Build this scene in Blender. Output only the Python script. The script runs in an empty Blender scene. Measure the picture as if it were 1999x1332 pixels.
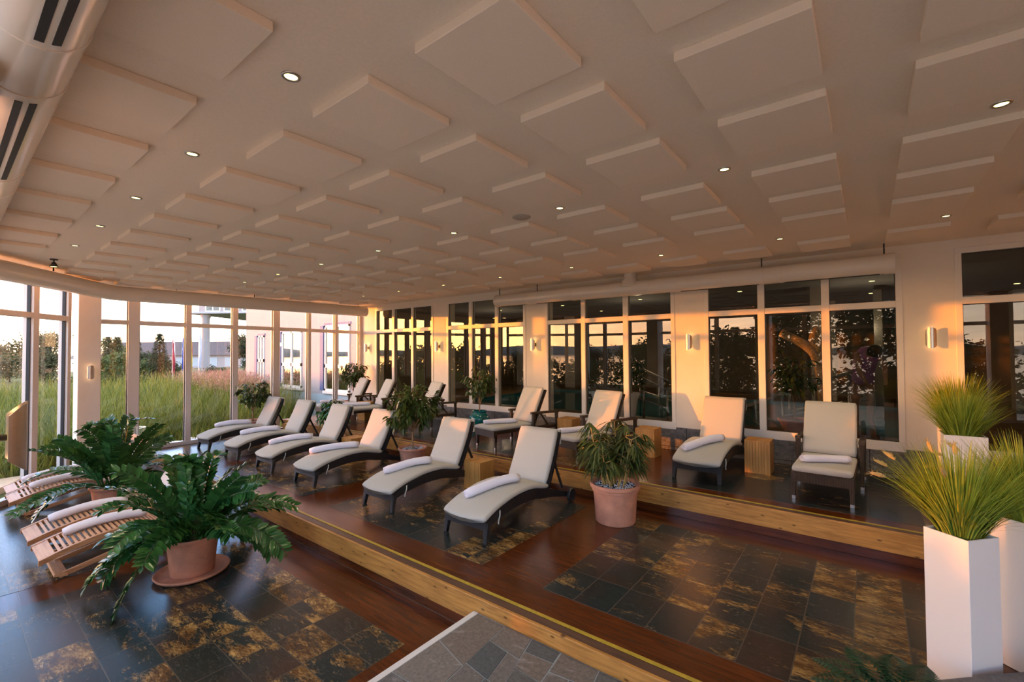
import bpy, bmesh, math, random
from math import sin, cos, pi, radians, sqrt, exp
from mathutils import Vector, Matrix, Euler

scene = bpy.context.scene
COL = scene.collection
random.seed(7)

# ------------------------------------------------------------------ camera
CAM = Vector((0.0, 0.0, 2.052))
YAW, PITCH, ROLL = 0.665029, 0.022605, -0.006753
fw = Vector((-sin(YAW) * cos(PITCH), cos(YAW) * cos(PITCH), sin(PITCH)))
rt = Vector((cos(YAW), sin(YAW), 0.0))
up = rt.cross(fw)
rt, up = rt * cos(ROLL) + up * sin(ROLL), up * cos(ROLL) - rt * sin(ROLL)
cd = bpy.data.cameras.new('camera')
cd.sensor_width = 36.0
cd.lens = 883.8 / 1999.0 * 36.0
cd.clip_start, cd.clip_end = 0.05, 2000.0
cam = bpy.data.objects.new('camera', cd)
COL.objects.link(cam)
cam.matrix_world = Matrix((
    (rt.x, up.x, -fw.x, CAM.x),
    (rt.y, up.y, -fw.y, CAM.y),
    (rt.z, up.z, -fw.z, CAM.z),
    (0, 0, 0, 1)))
scene.camera = cam

vs = scene.view_settings
vs.view_transform = 'Standard'
vs.look = 'None'
vs.gamma = 1.0
vs.exposure = 2.0
vs.use_curve_mapping = False
scene.cycles.max_bounces = 10
scene.cycles.diffuse_bounces = 5
scene.cycles.glossy_bounces = 4
scene.cycles.transmission_bounces = 6
scene.cycles.transparent_max_bounces = 14
scene.cycles.caustics_reflective = True
scene.cycles.blur_glossy = 1.0
scene.cycles.caustics_refractive = False
scene.cycles.sample_clamp_indirect = 6.0
scene.cycles.use_denoising = True

# ------------------------------------------------------------------ world + sun
SUN = Vector((-0.752, -0.658, 0.040)).normalized()     # towards the sun
world = bpy.data.worlds.new('sky')
scene.world = world
world.use_nodes = True
nt = world.node_tree
nt.nodes.clear()


class NT:
    """tiny node-graph helper"""
    def __init__(s, tree):
        s.t = tree

    def n(s, typ, **kw):
        nd = s.t.nodes.new(typ)
        ins = kw.pop('ins', {})
        for k, v in kw.items():
            setattr(nd, k, v)
        for k, v in ins.items():
            sk = nd.inputs[k]
            if isinstance(v, bpy.types.NodeSocket):
                s.t.links.new(v, sk)
            else:
                sk.default_value = v
        return nd

    def m(s, op, a, b=0.0, c=None, clamp=False):
        nd = s.n('ShaderNodeMath', operation=op, use_clamp=clamp)
        for i, v in enumerate((a, b) if c is None else (a, b, c)):
            if isinstance(v, bpy.types.NodeSocket):
                s.t.links.new(v, nd.inputs[i])
            else:
                nd.inputs[i].default_value = v
        return nd.outputs[0]

    def ramp(s, fac, stops, interp='LINEAR'):
        nd = s.n('ShaderNodeValToRGB', ins={'Fac': fac})
        cr = nd.color_ramp
        cr.interpolation = interp
        while len(cr.elements) < len(stops):
            cr.elements.new(0.5)
        for e, (p, c) in zip(cr.elements, stops):
            e.position = p
            e.color = (c[0], c[1], c[2], 1.0)
        return nd.outputs['Color']

    def mix(s, fac, a, b, blend='MIX'):
        nd = s.n('ShaderNodeMixRGB', blend_type=blend)
        for k, v in (('Fac', fac), ('Color1', a), ('Color2', b)):
            if isinstance(v, bpy.types.NodeSocket):
                s.t.links.new(v, nd.inputs[k])
            else:
                nd.inputs[k].default_value = v if isinstance(v, (int, float)) else (v[0], v[1], v[2], 1.0)
        return nd.outputs['Color']

    def noise(s, vec, scale, detail=4.0, rough=0.55, dist=0.0):
        nd = s.n('ShaderNodeTexNoise', ins={'Scale': scale, 'Detail': detail, 'Roughness': rough, 'Distortion': dist})
        if vec is not None:
            s.t.links.new(vec, nd.inputs['Vector'])
        return nd.outputs['Fac']

    def mapping(s, vec, loc=(0, 0, 0), scale=(1, 1, 1), rot=(0, 0, 0)):
        nd = s.n('ShaderNodeMapping', ins={'Vector': vec, 'Location': loc, 'Scale': scale, 'Rotation': rot})
        return nd.outputs['Vector']


g = NT(nt)
tc = g.n('ShaderNodeTexCoord')
dirv = tc.outputs['Generated']
sep = g.n('ShaderNodeSeparateXYZ', ins={'Vector': dirv})
skyc = g.ramp(g.m('MULTIPLY_ADD', sep.outputs['Z'], 0.5, 0.5), [
    (0.0, (0.10, 0.10, 0.09)), (0.495, (0.34, 0.25, 0.17)), (0.503, (1.05, 0.76, 0.52)),
    (0.53, (1.08, 0.84, 0.63)), (0.56, (0.90, 0.82, 0.74)), (0.60, (0.46, 0.66, 0.95)), (0.66, (0.19, 0.48, 0.95)), (0.73, (0.21, 0.34, 0.55)), (0.80, (0.30, 0.30, 0.32)), (1.0, (0.30, 0.30, 0.32))])
skyv = g.mix(1.0, skyc, (2.0, 2.0, 2.0), 'MULTIPLY')
dot = g.n('ShaderNodeVectorMath', operation='DOT_PRODUCT', ins={0: dirv, 1: SUN}).outputs['Value']
dpos = g.m('MAXIMUM', dot, 0.0)
wide = g.m('MULTIPLY', g.m('POWER', dpos, 6.0), 7.5)
core = g.m('MULTIPLY', g.m('POWER', dpos, 60.0), 9.0)
low = g.m('POWER', g.m('SUBTRACT', 1.0, g.m('ABSOLUTE', sep.outputs['Z']), clamp=True), 5.0)
glow1 = g.mix(1.0, (1.0, 0.38, 0.07), g.m('MULTIPLY', wide, low), 'MULTIPLY')
glow2 = g.mix(1.0, (1.0, 0.45, 0.06), g.m('MULTIPLY', core, low), 'MULTIPLY')
cloud = g.noise(g.mapping(dirv, scale=(2.0, 2.0, 9.0)), 2.2, 5.0, 0.6)
cl = g.ramp(cloud, [(0.42, (0.78, 0.78, 0.80)), (0.62, (1.12, 1.10, 1.08))])
allc = g.mix(1.0, g.mix(1.0, skyv, glow1, 'ADD'), glow2, 'ADD')
allc = g.mix(1.0, allc, cl, 'MULTIPLY')
bgn = g.n('ShaderNodeBackground', ins={'Color': allc, 'Strength': 1.0})
outn = g.n('ShaderNodeOutputWorld', ins={'Surface': bgn.outputs[0]})

sl = bpy.data.lights.new('sun', 'SUN')
sl.energy = 1.5
sl.color = (1.0, 0.25, 0.004)
sl.angle = radians(0.6)
so = bpy.data.objects.new('sun', sl)
so.rotation_euler = SUN.to_track_quat('Z', 'Y').to_euler()
so.location = (-20, -20, 6)
COL.objects.link(so)

# ------------------------------------------------------------------ mesh + object helpers
class MB:
    """collects vertices and faces, links them as one mesh object"""
    def __init__(s):
        s.v, s.f, s.mi = [], [], []
        s.cur = 0

    def add(s, vs_, fs_, M=None):
        o = len(s.v)
        if M is not None:
            vs_ = [M @ Vector(p) for p in vs_]
        s.v.extend([tuple(p) for p in vs_])
        for f in fs_:
            s.f.append(tuple(i + o for i in f))
            s.mi.append(s.cur)
        return s

    def box(s, x0, x1, y0, y1, z0, z1, M=None):
        vs_ = [(x, y, z) for z in (z0, z1) for y in (y0, y1) for x in (x0, x1)]
        return s.add(vs_, [(0, 2, 3, 1), (4, 5, 7, 6), (0, 1, 5, 4), (2, 6, 7, 3), (0, 4, 6, 2), (1, 3, 7, 5)], M)

    def bar(s, a, b, w, h, roll_up=(0, 0, 1)):
        """box beam from a to b, w wide, h high"""
        a, b = Vector(a), Vector(b)
        d = (b - a).normalized()
        u = Vector(roll_up)
        if abs(d.dot(u)) > 0.98:
            u = Vector((0, 1, 0))
        r = d.cross(u).normalized()
        u = r.cross(d).normalized()
        vs_ = []
        for p in (a, b):
            for sx, sz in ((-1, -1), (1, -1), (1, 1), (-1, 1)):
                vs_.append(p + r * (sx * w / 2) + u * (sz * h / 2))
        return s.add(vs_, [(3, 2, 1, 0), (4, 5, 6, 7), (0, 1, 5, 4), (1, 2, 6, 5), (2, 3, 7, 6), (3, 0, 4, 7)])

    def tube(s, pts, r, n=8, caps=True):
        pts = [Vector(p) for p in pts]
        rs = r if isinstance(r, (list, tuple)) else [r] * len(pts)
        o = len(s.v)
        ref = None
        for i, p in enumerate(pts):
            d = (pts[min(i + 1, len(pts) - 1)] - pts[max(i - 1, 0)]).normalized()
            if ref is None:
                ref = Vector((0, 0, 1)) if abs(d.z) < 0.9 else Vector((1, 0, 0))
            a = d.cross(ref).normalized()
            b = d.cross(a).normalized()
            ref = (ref - d * ref.dot(d)).normalized() if abs(ref.dot(d)) < 0.999 else ref
            for k in range(n):
                t = 2 * pi * k / n
                s.v.append(tuple(p + a * (rs[i] * cos(t)) + b * (rs[i] * sin(t))))
        for i in range(len(pts) - 1):
            for k in range(n):
                k2 = (k + 1) % n
                s.f.append((o + i * n + k, o + i * n + k2, o + (i + 1) * n + k2, o + (i + 1) * n + k))
                s.mi.append(s.cur)
        if caps:
            s.f.append(tuple(o + k for k in range(n))[::-1]); s.mi.append(s.cur)
            s.f.append(tuple(o + (len(pts) - 1) * n + k for k in range(n))); s.mi.append(s.cur)
        return s

    def lathe(s, prof, n=32, M=None, close=False):
        """prof: list of (r, z)"""
        vs_, fs_ = [], []
        for r, z in prof:
            for k in range(n):
                t = 2 * pi * k / n
                vs_.append((r * cos(t), r * sin(t), z))
        for i in range(len(prof) - 1):
            for k in range(n):
                k2 = (k + 1) % n
                fs_.append((i * n + k, i * n + k2, (i + 1) * n + k2, (i + 1) * n + k))
        if close:
            fs_.append(tuple(range(n))[::-1])
            fs_.append(tuple((len(prof) - 1) * n + k for k in range(n)))
        return s.add(vs_, fs_, M)

    def prism(s, poly, z0, z1, M=None):
        n = len(poly)
        vs_ = [(x, y, z0) for x, y in poly] + [(x, y, z1) for x, y in poly]
        fs_ = [tuple(range(n))[::-1], tuple(range(n, 2 * n))]
        for i in range(n):
            j = (i + 1) % n
            fs_.append((i, j, n + j, n + i))
        return s.add(vs_, fs_, M)

    def loft(s, rings, cap=True):
        o = len(s.v)
        n = len(rings[0])
        for rg in rings:
            s.v.extend([tuple(p) for p in rg])
        for i in range(len(rings) - 1):
            for k in range(n):
                k2 = (k + 1) % n
                s.f.append((o + i * n + k, o + i * n + k2, o + (i + 1) * n + k2, o + (i + 1) * n + k)); s.mi.append(s.cur)
        if cap:
            s.f.append(tuple(o + k for k in range(n))[::-1]); s.mi.append(s.cur)
            s.f.append(tuple(o + (len(rings) - 1) * n + k for k in range(n))); s.mi.append(s.cur)
        return s

    def build(s, name, mats, parent=None, smooth=False, bevel=0.0, subsurf=0, autosmooth=None):
        me = bpy.data.meshes.new(name)
        me.from_pydata(s.v, [], s.f)
        if not isinstance(mats, (list, tuple)):
            mats = [mats]
        for m_ in mats:
            me.materials.append(m_)
        if len(mats) > 1:
            me.polygons.foreach_set('material_index', s.mi)
        if smooth or autosmooth:
            me.polygons.foreach_set('use_smooth', [True] * len(me.polygons))
        if autosmooth:
            bm = bmesh.new(); bm.from_mesh(me)
            lim = radians(autosmooth)
            for e in bm.edges:
                if len(e.link_faces) == 2 and e.calc_face_angle(0.0) > lim:
                    e.smooth = False
            bm.to_mesh(me); bm.free()
        me.update()
        o = bpy.data.objects.new(name, me)
        COL.objects.link(o)
        if parent is not None:
            o.parent = parent
        if bevel > 0:
            b = o.modifiers.new('bevel', 'BEVEL')
            b.width = bevel; b.segments = 2; b.limit_method = 'ANGLE'; b.angle_limit = radians(40)
        if subsurf:
            ss = o.modifiers.new('sub', 'SUBSURF')
            ss.levels = subsurf; ss.render_levels = subsurf
        return o


def tag(o, label=None, cat=None, group=None, kind=None):
    if label: o['label'] = label
    if cat: o['category'] = cat
    if group: o['group'] = group
    if kind: o['kind'] = kind
    return o


def thing(name, label, cat, loc=(0, 0, 0), rz=0.0, group=None):
    o = bpy.data.objects.new(name, None)
    o.empty_display_size = 0.1
    o.location = loc
    o.rotation_euler = (0, 0, rz)
    COL.objects.link(o)
    return tag(o, label, cat, group)


def struct(o):
    o['kind'] = 'structure'
    return o


def dup(src, loc, rz, label, group=None):
    r = src.copy(); COL.objects.link(r)
    r.location = loc; r.rotation_euler = (0, 0, rz)
    r['label'] = label
    if group: r['group'] = group
    for ch in list(src.children):
        c = ch.copy(); COL.objects.link(c); c.parent = r
        for gch in list(ch.children):
            d = gch.copy(); COL.objects.link(d); d.parent = c
    return r

# ------------------------------------------------------------------ materials
def mat(name):
    m_ = bpy.data.materials.new(name)
    m_.use_nodes = True
    t = m_.node_tree
    t.nodes.clear()
    gg = NT(t)
    out = gg.n('ShaderNodeOutputMaterial')
    return m_, gg, out


def pbsdf(gg, out, color, rough=0.5, metal=0.0, spec=0.5, bump=None, bump_s=0.2, bump_d=0.01, **kw):
    b = gg.n('ShaderNodeBsdfPrincipled')
    def st(k, v):
        if isinstance(v, bpy.types.NodeSocket):
            gg.t.links.new(v, b.inputs[k])
        else:
            b.inputs[k].default_value = v
    st('Base Color', color if isinstance(color, bpy.types.NodeSocket) else (color[0], color[1], color[2], 1.0))
    st('Roughness', rough); st('Metallic', metal); st('Specular IOR Level', spec)
    for k, v in kw.items():
        st(k, v)
    if bump is not None:
        bn = gg.n('ShaderNodeBump', ins={'Height': bump, 'Strength': bump_s, 'Distance': bump_d})
        gg.t.links.new(bn.outputs[0], b.inputs['Normal'])
    gg.t.links.new(b.outputs[0], out.inputs['Surface'])
    return b


def simple(name, color, rough=0.5, metal=0.0, spec=0.5, nscale=0.0, var=0.12, bump_s=0.0, **kw):
    m_, gg, out = mat(name)
    if nscale:
        tcn = gg.n('ShaderNodeTexCoord')
        nz = gg.noise(tcn.outputs['Object'], nscale, 4.0)
        lo = tuple(max(0, c * (1 - var)) for c in color); hi = tuple(min(1, c * (1 + var)) for c in color)
        col = gg.ramp(nz, [(0.3, lo), (0.7, hi)])
        pbsdf(gg, out, col, rough, metal, spec, nz if bump_s else None, bump_s, **kw)
    else:
        pbsdf(gg, out, color, rough, metal, spec, **kw)
    return m_


MT = {}
MT['plaster'] = simple('plaster', (0.80, 0.73, 0.64), 0.75, nscale=3.0, var=0.03)
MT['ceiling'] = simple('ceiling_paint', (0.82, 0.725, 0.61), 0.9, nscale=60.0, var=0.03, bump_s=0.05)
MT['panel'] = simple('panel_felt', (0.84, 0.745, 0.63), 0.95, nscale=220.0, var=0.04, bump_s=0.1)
MT['frame'] = simple('white_lacquer', (0.78, 0.73, 0.66), 0.4)
MT['facade_frame'] = simple('white_aluminium', (0.74, 0.70, 0.67), 0.35)
MT['gasket'] = simple('black_gasket', (0.02, 0.02, 0.022), 0.5)
MT['duct'] = simple('white_duct', (0.80, 0.74, 0.65), 0.16, spec=0.6)
MT['slot'] = simple('black_slot', (0.012, 0.012, 0.014), 0.5)
MT['steel'] = simple('brushed_steel', (0.46, 0.44, 0.42), 0.32, metal=1.0, nscale=40, var=0.06)
MT['dark_metal'] = simple('dark_metal', (0.05, 0.05, 0.05), 0.45, metal=0.6)
MT['cream'] = simple('cream_fabric', (0.47, 0.465, 0.425), 0.9, nscale=260.0, var=0.06, bump_s=0.08)
MT['towel'] = simple('white_towel', (0.80, 0.80, 0.90), 0.95, nscale=180.0, var=0.07, bump_s=0.5)
MT['pillow'] = simple('ivory_pillow', (0.72, 0.69, 0.66), 0.9, nscale=120.0, var=0.05, bump_s=0.1)
MT['black_plastic'] = simple('black_plastic', (0.018, 0.018, 0.02), 0.4)
MT['teal'] = simple('teal_glaze', (0.0, 0.13, 0.13), 0.12, nscale=9.0, var=0.35, spec=0.7)
MT['terracotta'] = simple('terracotta', (0.52, 0.235, 0.145), 0.75, nscale=7.0, var=0.2, bump_s=0.06)
MT['white_planter'] = simple('white_planter', (0.80, 0.77, 0.73), 0.38)
MT['soil'] = simple('soil', (0.05, 0.03, 0.02), 0.95, nscale=40, var=0.4, bump_s=0.5)
MT['pebble'] = simple('white_pebble', (0.78, 0.77, 0.76), 0.6, nscale=60, var=0.15)
MT['trim_grey'] = simple('grey_trim', (0.62, 0.63, 0.64), 0.5)
MT['skin'] = simple('skin', (0.45, 0.25, 0.18), 0.6)
MT['purple'] = simple('purple_cloth', (0.45, 0.20, 0.50), 0.9)


def wood(name, c1, c2, axis=0, scale=6.0, rough=0.35, planks=None, knots=False, spec=0.5):
    m_, gg, out = mat(name)
    tcn = gg.n('ShaderNodeTexCoord')
    sc = [9.0, 9.0, 9.0]; sc[axis] = 0.7
    v = gg.mapping(tcn.outputs['Object'], scale=tuple(sc))
    n1 = gg.noise(v, scale, 6.0, 0.62, 0.6)
    n2 = gg.noise(tcn.outputs['Object'], 1.7, 3.0)
    f = gg.m('ADD', gg.m('MULTIPLY', n1, 0.75), gg.m('MULTIPLY', n2, 0.35))
    col = gg.ramp(f, [(0.33, c1), (0.72, c2)])
    if knots:
        sx = gg.n('ShaderNodeSeparateXYZ', ins={'Vector': tcn.outputs['Object']})
        kv = gg.n('ShaderNodeCombineXYZ', ins={'X': gg.m('MULTIPLY', sx.outputs['X'], 2.6), 'Y': gg.m('MULTIPLY', sx.outputs['Z'], 6.0), 'Z': 0.0}).outputs[0]
        vo = gg.n('ShaderNodeTexVoronoi', voronoi_dimensions='2D', ins={'Vector': kv, 'Scale': 1.0})
        kf = gg.ramp(vo.outputs['Distance'], [(0.02, (1, 1, 1)), (0.07, (0, 0, 0))])
        col = gg.mix(gg.m('MULTIPLY', kf, 0.9), col, (c1[0] * 0.3, c1[1] * 0.25, c1[2] * 0.2))
    pbsdf(gg, out, col, rough, 0.0, spec, n1, 0.08)
    return m_


MT['pine'] = wood('pine_board', (0.20, 0.080, 0.016), (0.58, 0.30, 0.075), 0, 4.5, 0.4, knots=True)
MT['brown_floor'] = wood('brown_laminate', (0.024, 0.006, 0.0015), (0.13, 0.035, 0.009), 0, 3.2, 0.2, spec=0.5)
MT['nosing'] = wood('dark_nosing', (0.05, 0.025, 0.016), (0.13, 0.075, 0.05), 0, 4.0, 0.35)
MT['brass'] = simple('yellow_strip', (0.42, 0.30, 0.035), 0.35, nscale=20, var=0.15)
MT['teak'] = wood('teak', (0.30, 0.125, 0.05), (0.60, 0.33, 0.17), 1, 4.0, 0.45)
MT['teak_x'] = wood('teak_cross', (0.34, 0.15, 0.065), (0.66, 0.38, 0.21), 0, 4.0, 0.45)
MT['cube_wood'] = wood('stool_wood', (0.27, 0.105, 0.02), (0.62, 0.33, 0.09), 2, 2.6, 0.45)
MT['bark'] = simple('bark', (0.30, 0.18, 0.09), 0.85, nscale=30, var=0.3, bump_s=0.3)
MT['cane'] = simple('cane', (0.42, 0.30, 0.10), 0.6, nscale=30, var=0.25)
MT['dark_bark'] = simple('dark_bark', (0.06, 0.045, 0.03), 0.9, nscale=12, var=0.4, bump_s=0.3)


def slate(name, bw, bh, ox, oy, mortar=0.004, th=0.555):
    m_, gg, out = mat(name)
    tcn = gg.n('ShaderNodeTexCoord')
    P = tcn.outputs['Object']
    bv = gg.mapping(P, loc=(-ox, -oy, 0))
    br = gg.n('ShaderNodeTexBrick', offset=0.0, squash=1.0, ins={
        'Vector': bv, 'Color1': (0, 0, 0, 1), 'Color2': (1, 1, 1, 1), 'Mortar': (0.5, 0.5, 0.5, 1),
        'Scale': 1.0, 'Mortar Size': mortar, 'Mortar Smooth': 0.1, 'Bias': 0.0, 'Brick Width': bw, 'Row Height': bh})
    rnd = br.outputs['Color']
    rs = gg.n('ShaderNodeSeparateColor', ins={'Color': rnd}).outputs[0]
    # per-tile shift of the stone figure so it breaks at every joint
    comb = gg.n('ShaderNodeCombineXYZ', ins={'X': gg.m('MULTIPLY', rs, 37.0), 'Y': gg.m('MULTIPLY', rs, 91.0), 'Z': gg.m('MULTIPLY', rs, 13.0)})
    pv = gg.n('ShaderNodeVectorMath', operation='ADD', ins={0: P, 1: comb.outputs[0]}).outputs[0]
    big = gg.noise(gg.mapping(pv, scale=(1.0, 1.8, 1)), 2.6, 5.0, 0.6, 0.8)
    fine = gg.noise(gg.mapping(pv, scale=(3.0, 9.0, 1)), 5.0, 7.0, 0.68, 1.2)
    base = gg.ramp(fine, [(0.30, (0.006, 0.013, 0.016)), (0.55, (0.015, 0.028, 0.031)), (0.8, (0.045, 0.060, 0.058))])
    rust = gg.ramp(gg.m('ADD', gg.m('MULTIPLY', fine, 0.55), gg.m('MULTIPLY', gg.noise(gg.mapping(pv, scale=(1.5, 4.0, 1)), 3.0, 4.0), 0.45)), [(0.33, (0.030, 0.014, 0.006)), (0.48, (0.125, 0.066, 0.022)), (0.62, (0.46, 0.29, 0.10))])
    tilt = gg.m('MULTIPLY', gg.m('SUBTRACT', rs, 0.5), 0.24)
    mask = gg.ramp(gg.m('ADD', gg.m('ADD', gg.m('MULTIPLY', big, 0.75), gg.m('MULTIPLY', fine, 0.3)), tilt), [(th, (0, 0, 0)), (th + 0.115, (1, 1, 1))])
    col = gg.mix(mask, base, rust)
    wn = gg.n('ShaderNodeTexWhiteNoise', noise_dimensions='1D', ins={'W': gg.m('MULTIPLY', rs, 53.0)}).outputs['Value']
    col = gg.mix(gg.ramp(wn, [(0.45, (0, 0, 0)), (0.9, (0.30, 0.30, 0.30))]), col, gg.ramp(fine, [(0.3, (0.022, 0.013, 0.008)), (0.7, (0.10, 0.060, 0.030))]))
    brown = gg.noise(pv, 1.3, 2.0)
    col = gg.mix(gg.ramp(brown, [(0.5, (0, 0, 0)), (0.7, (0.55, 0.55, 0.55))]), col, (0.060, 0.026, 0.013))
    col = gg.mix(br.outputs['Fac'], col, (0.075, 0.062, 0.048))
    rough = gg.m('ADD', gg.m('MULTIPLY', fine, 0.22), 0.13)
    hgt = gg.m('SUBTRACT', gg.m('MULTIPLY', fine, 0.5), gg.m('MULTIPLY', br.outputs['Fac'], 0.8))
    pbsdf(gg, out, col, rough, 0.0, 0.55, hgt, 0.22, 0.006)
    return m_


MT['slate_low'] = slate('slate_low', 0.43, 0.3125, -2.97, 2.37)
MT['slate_mid'] = slate('slate_mid', 0.305, 0.445, -2.25, 3.27, th=0.522)
MT['slate_up'] = slate('slate_up', 0.445, 0.445, -2.25, 6.02)


def paving(name):
    m_, gg, out = mat(name)
    P = gg.n('ShaderNodeTexCoord').outputs['Object']
    geo = gg.n('ShaderNodeNewGeometry')
    ri = geo.outputs['Random Per Island']
    off = gg.n('ShaderNodeCombineXYZ', ins={'X': gg.m('MULTIPLY', ri, 31.0), 'Y': gg.m('MULTIPLY', ri, 17.0), 'Z': 0.0}).outputs[0]
    pv = gg.n('ShaderNodeVectorMath', operation='ADD', ins={0: P, 1: off}).outputs[0]
    fine = gg.noise(pv, 38.0, 7.0, 0.72)
    big = gg.noise(gg.mapping(pv, scale=(2.0, 5.0, 1)), 1.6, 4.0, 0.6, 1.0)
    tint = gg.ramp(ri, [(0.0, (0.075, 0.092, 0.105)), (0.25, (0.145, 0.140, 0.140)), (0.5, (0.160, 0.140, 0.125)), (0.75, (0.115, 0.120, 0.128)), (1.0, (0.20, 0.185, 0.17))])
    k = gg.ramp(fine, [(0.28, (0.55, 0.55, 0.55)), (0.72, (1.35, 1.33, 1.30))])
    c = gg.mix(1.0, tint, k, 'MULTIPLY')
    c = gg.mix(gg.ramp(big, [(0.60, (0, 0, 0)), (0.66, (0.5, 0.5, 0.5)), (0.72, (0, 0, 0))]), c, (0.32, 0.32, 0.33))
    pbsdf(gg, out, c, 0.55, 0.0, 0.4, gg.m('ADD', fine, gg.m('MULTIPLY', big, 0.6)), 0.5, 0.008)
    return m_


MT['joint'] = simple('paving_joint', (0.27, 0.32, 0.35), 0.85, nscale=60, var=0.2)
MT['paving'] = paving('stone_paving')


def plinth():
    m_, gg, out = mat('grey_stone_plinth')
    tcn = gg.n('ShaderNodeTexCoord')
    P = tcn.outputs['Object']
    sw = gg.n('ShaderNodeSeparateXYZ', ins={'Vector': P})
    v2 = gg.n('ShaderNodeCombineXYZ', ins={'X': sw.outputs['X'], 'Y': sw.outputs['Z'], 'Z': 0.0}).outputs[0]
    br = gg.n('ShaderNodeTexBrick', offset=0.5, ins={'Vector': v2, 'Color1': (0, 0, 0, 1), 'Color2': (1, 1, 1, 1), 'Scale': 1.0, 'Mortar Size': 0.006, 'Brick Width': 0.62, 'Row Height': 0.36})
    nz = gg.noise(P, 16.0, 8.0, 0.75)
    c = gg.ramp(nz, [(0.3, (0.075, 0.075, 0.08)), (0.7, (0.30, 0.29, 0.28))])
    c = gg.mix(br.outputs['Fac'], c, (0.04, 0.04, 0.04))
    pbsdf(gg, out, c, 0.7, 0.0, 0.4, nz, 0.9, 0.03)
    return m_


MT['plinth'] = plinth()


def wicker(name, c1, c2):
    m_, gg, out = mat(name)
    tcn = gg.n('ShaderNodeTexCoord')
    P = tcn.outputs['Object']
    w1 = gg.n('ShaderNodeTexWave', wave_type='BANDS', bands_direction='X', ins={'Vector': P, 'Scale': 22.0, 'Distortion': 0.4})
    w2 = gg.n('ShaderNodeTexWave', wave_type='BANDS', bands_direction='Z', ins={'Vector': P, 'Scale': 34.0, 'Distortion': 0.4})
    h = gg.m('MULTIPLY', w1.outputs['Fac'], w2.outputs['Fac'])
    c = gg.ramp(h, [(0.05, c1), (0.6, c2)])
    pbsdf(gg, out, c, 0.42, 0.0, 0.5, h, 0.8, 0.006)
    return m_


MT['wicker'] = wicker('black_wicker', (0.006, 0.007, 0.009), (0.042, 0.047, 0.056))
MT['wicker_brown'] = wicker('brown_wicker', (0.012, 0.007, 0.005), (0.14, 0.085, 0.05))


def glass(name, tint, base, boost, rough=0.0):
    m_, gg, out = mat(name)
    lw = gg.n('ShaderNodeLayerWeight', ins={'Blend': 0.5})
    fr = gg.m('MULTIPLY_ADD', gg.m('POWER', lw.outputs['Facing'], 5.0), 0.9, 0.045)
    f = gg.m('ADD', gg.m('MULTIPLY', fr, boost), base, clamp=True)
    tr = gg.n('ShaderNodeBsdfTransparent', ins={'Color': (*tint, 1)})
    gl = gg.n('ShaderNodeBsdfGlossy', ins={'Color': (1, 1, 1, 1), 'Roughness': rough})
    mx = gg.n('ShaderNodeMixShader', ins={0: f, 1: tr.outputs[0], 2: gl.outputs[0]})
    gg.t.links.new(mx.outputs[0], out.inputs['Surface'])
    return m_


MT['glass_in'] = glass('inner_window_glass', (0.58, 0.60, 0.58), 0.012, 1.15)
MT['glass_out'] = glass('facade_glass', (0.93, 0.95, 0.94), 0.0, 1.2)
MT['glass_far'] = glass('far_window_glass', (0.25, 0.27, 0.28), 0.30, 1.3)
MT['bay_glass'] = simple('bay_glass', (0.10, 0.14, 0.13), 0.35, nscale=3.0, var=0.5)
MT['vase_glass'] = glass('vase_glass', (0.94, 0.97, 0.96), 0.02, 1.6)


def emit(name, color, strength):
    m_, gg, out = mat(name)
    e = gg.n('ShaderNodeEmission', ins={'Color': (*color, 1), 'Strength': strength})
    gg.t.links.new(e.outputs[0], out.inputs['Surface'])
    return m_


MT['lamp'] = emit('lamp_glow', (1.0, 0.80, 0.26), 1.6)


def leafmat(name, dark, light, rough=0.32, trans=0.12, spec=0.5):
    m_, gg, out = mat(name)
    geo = gg.n('ShaderNodeNewGeometry')
    c = gg.ramp(geo.outputs['Random Per Island'], [(0.0, dark), (1.0, light)])
    b = gg.n('ShaderNodeBsdfPrincipled', ins={'Base Color': c, 'Roughness': rough, 'Specular IOR Level': spec})
    if trans > 0:
        t = gg.n('ShaderNodeBsdfTranslucent', ins={'Color': c})
        mx = gg.n('ShaderNodeMixShader', ins={0: trans, 1: b.outputs[0], 2: t.outputs[0]})
        gg.t.links.new(mx.outputs[0], out.inputs['Surface'])
    else:
        gg.t.links.new(b.outputs[0], out.inputs['Surface'])
    return m_


MT['leaf_ficus'] = leafmat('ficus_leaf', (0.025, 0.055, 0.012), (0.10, 0.16, 0.035), 0.35)
MT['leaf_zz'] = leafmat('zz_leaf', (0.012, 0.065, 0.018), (0.05, 0.17, 0.04), 0.22, 0.08, 0.6)
MT['leaf_cane'] = leafmat('palm_leaf', (0.014, 0.038, 0.014), (0.10, 0.13, 0.025), 0.4)
MT['leaf_fern'] = leafmat('fern_leaf', (0.004, 0.024, 0.012), (0.010, 0.05, 0.02), 0.4)
MT['grass_pot'] = leafmat('fountain_grass', (0.10, 0.19, 0.02), (0.46, 0.56, 0.07), 0.55, 0.3)
MT['grass_head'] = leafmat('grass_plume', (0.50, 0.36, 0.13), (0.66, 0.48, 0.19), 0.9, 0.3)
MT['meadow'] = leafmat('meadow_grass', (0.05, 0.10, 0.010), (0.36, 0.36, 0.06), 0.6, 0.3)
MT['pink_plume'] = leafmat('pink_plume', (0.36, 0.17, 0.14), (0.58, 0.34, 0.24), 0.9, 0.3)
MT['tree_dark'] = leafmat('tree_leaf_dark', (0.012, 0.028, 0.010), (0.04, 0.065, 0.02), 0.6, 0.15)
MT['tree_green'] = leafmat('tree_leaf_green', (0.03, 0.07, 0.015), (0.09, 0.14, 0.035), 0.6, 0.2)
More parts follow.
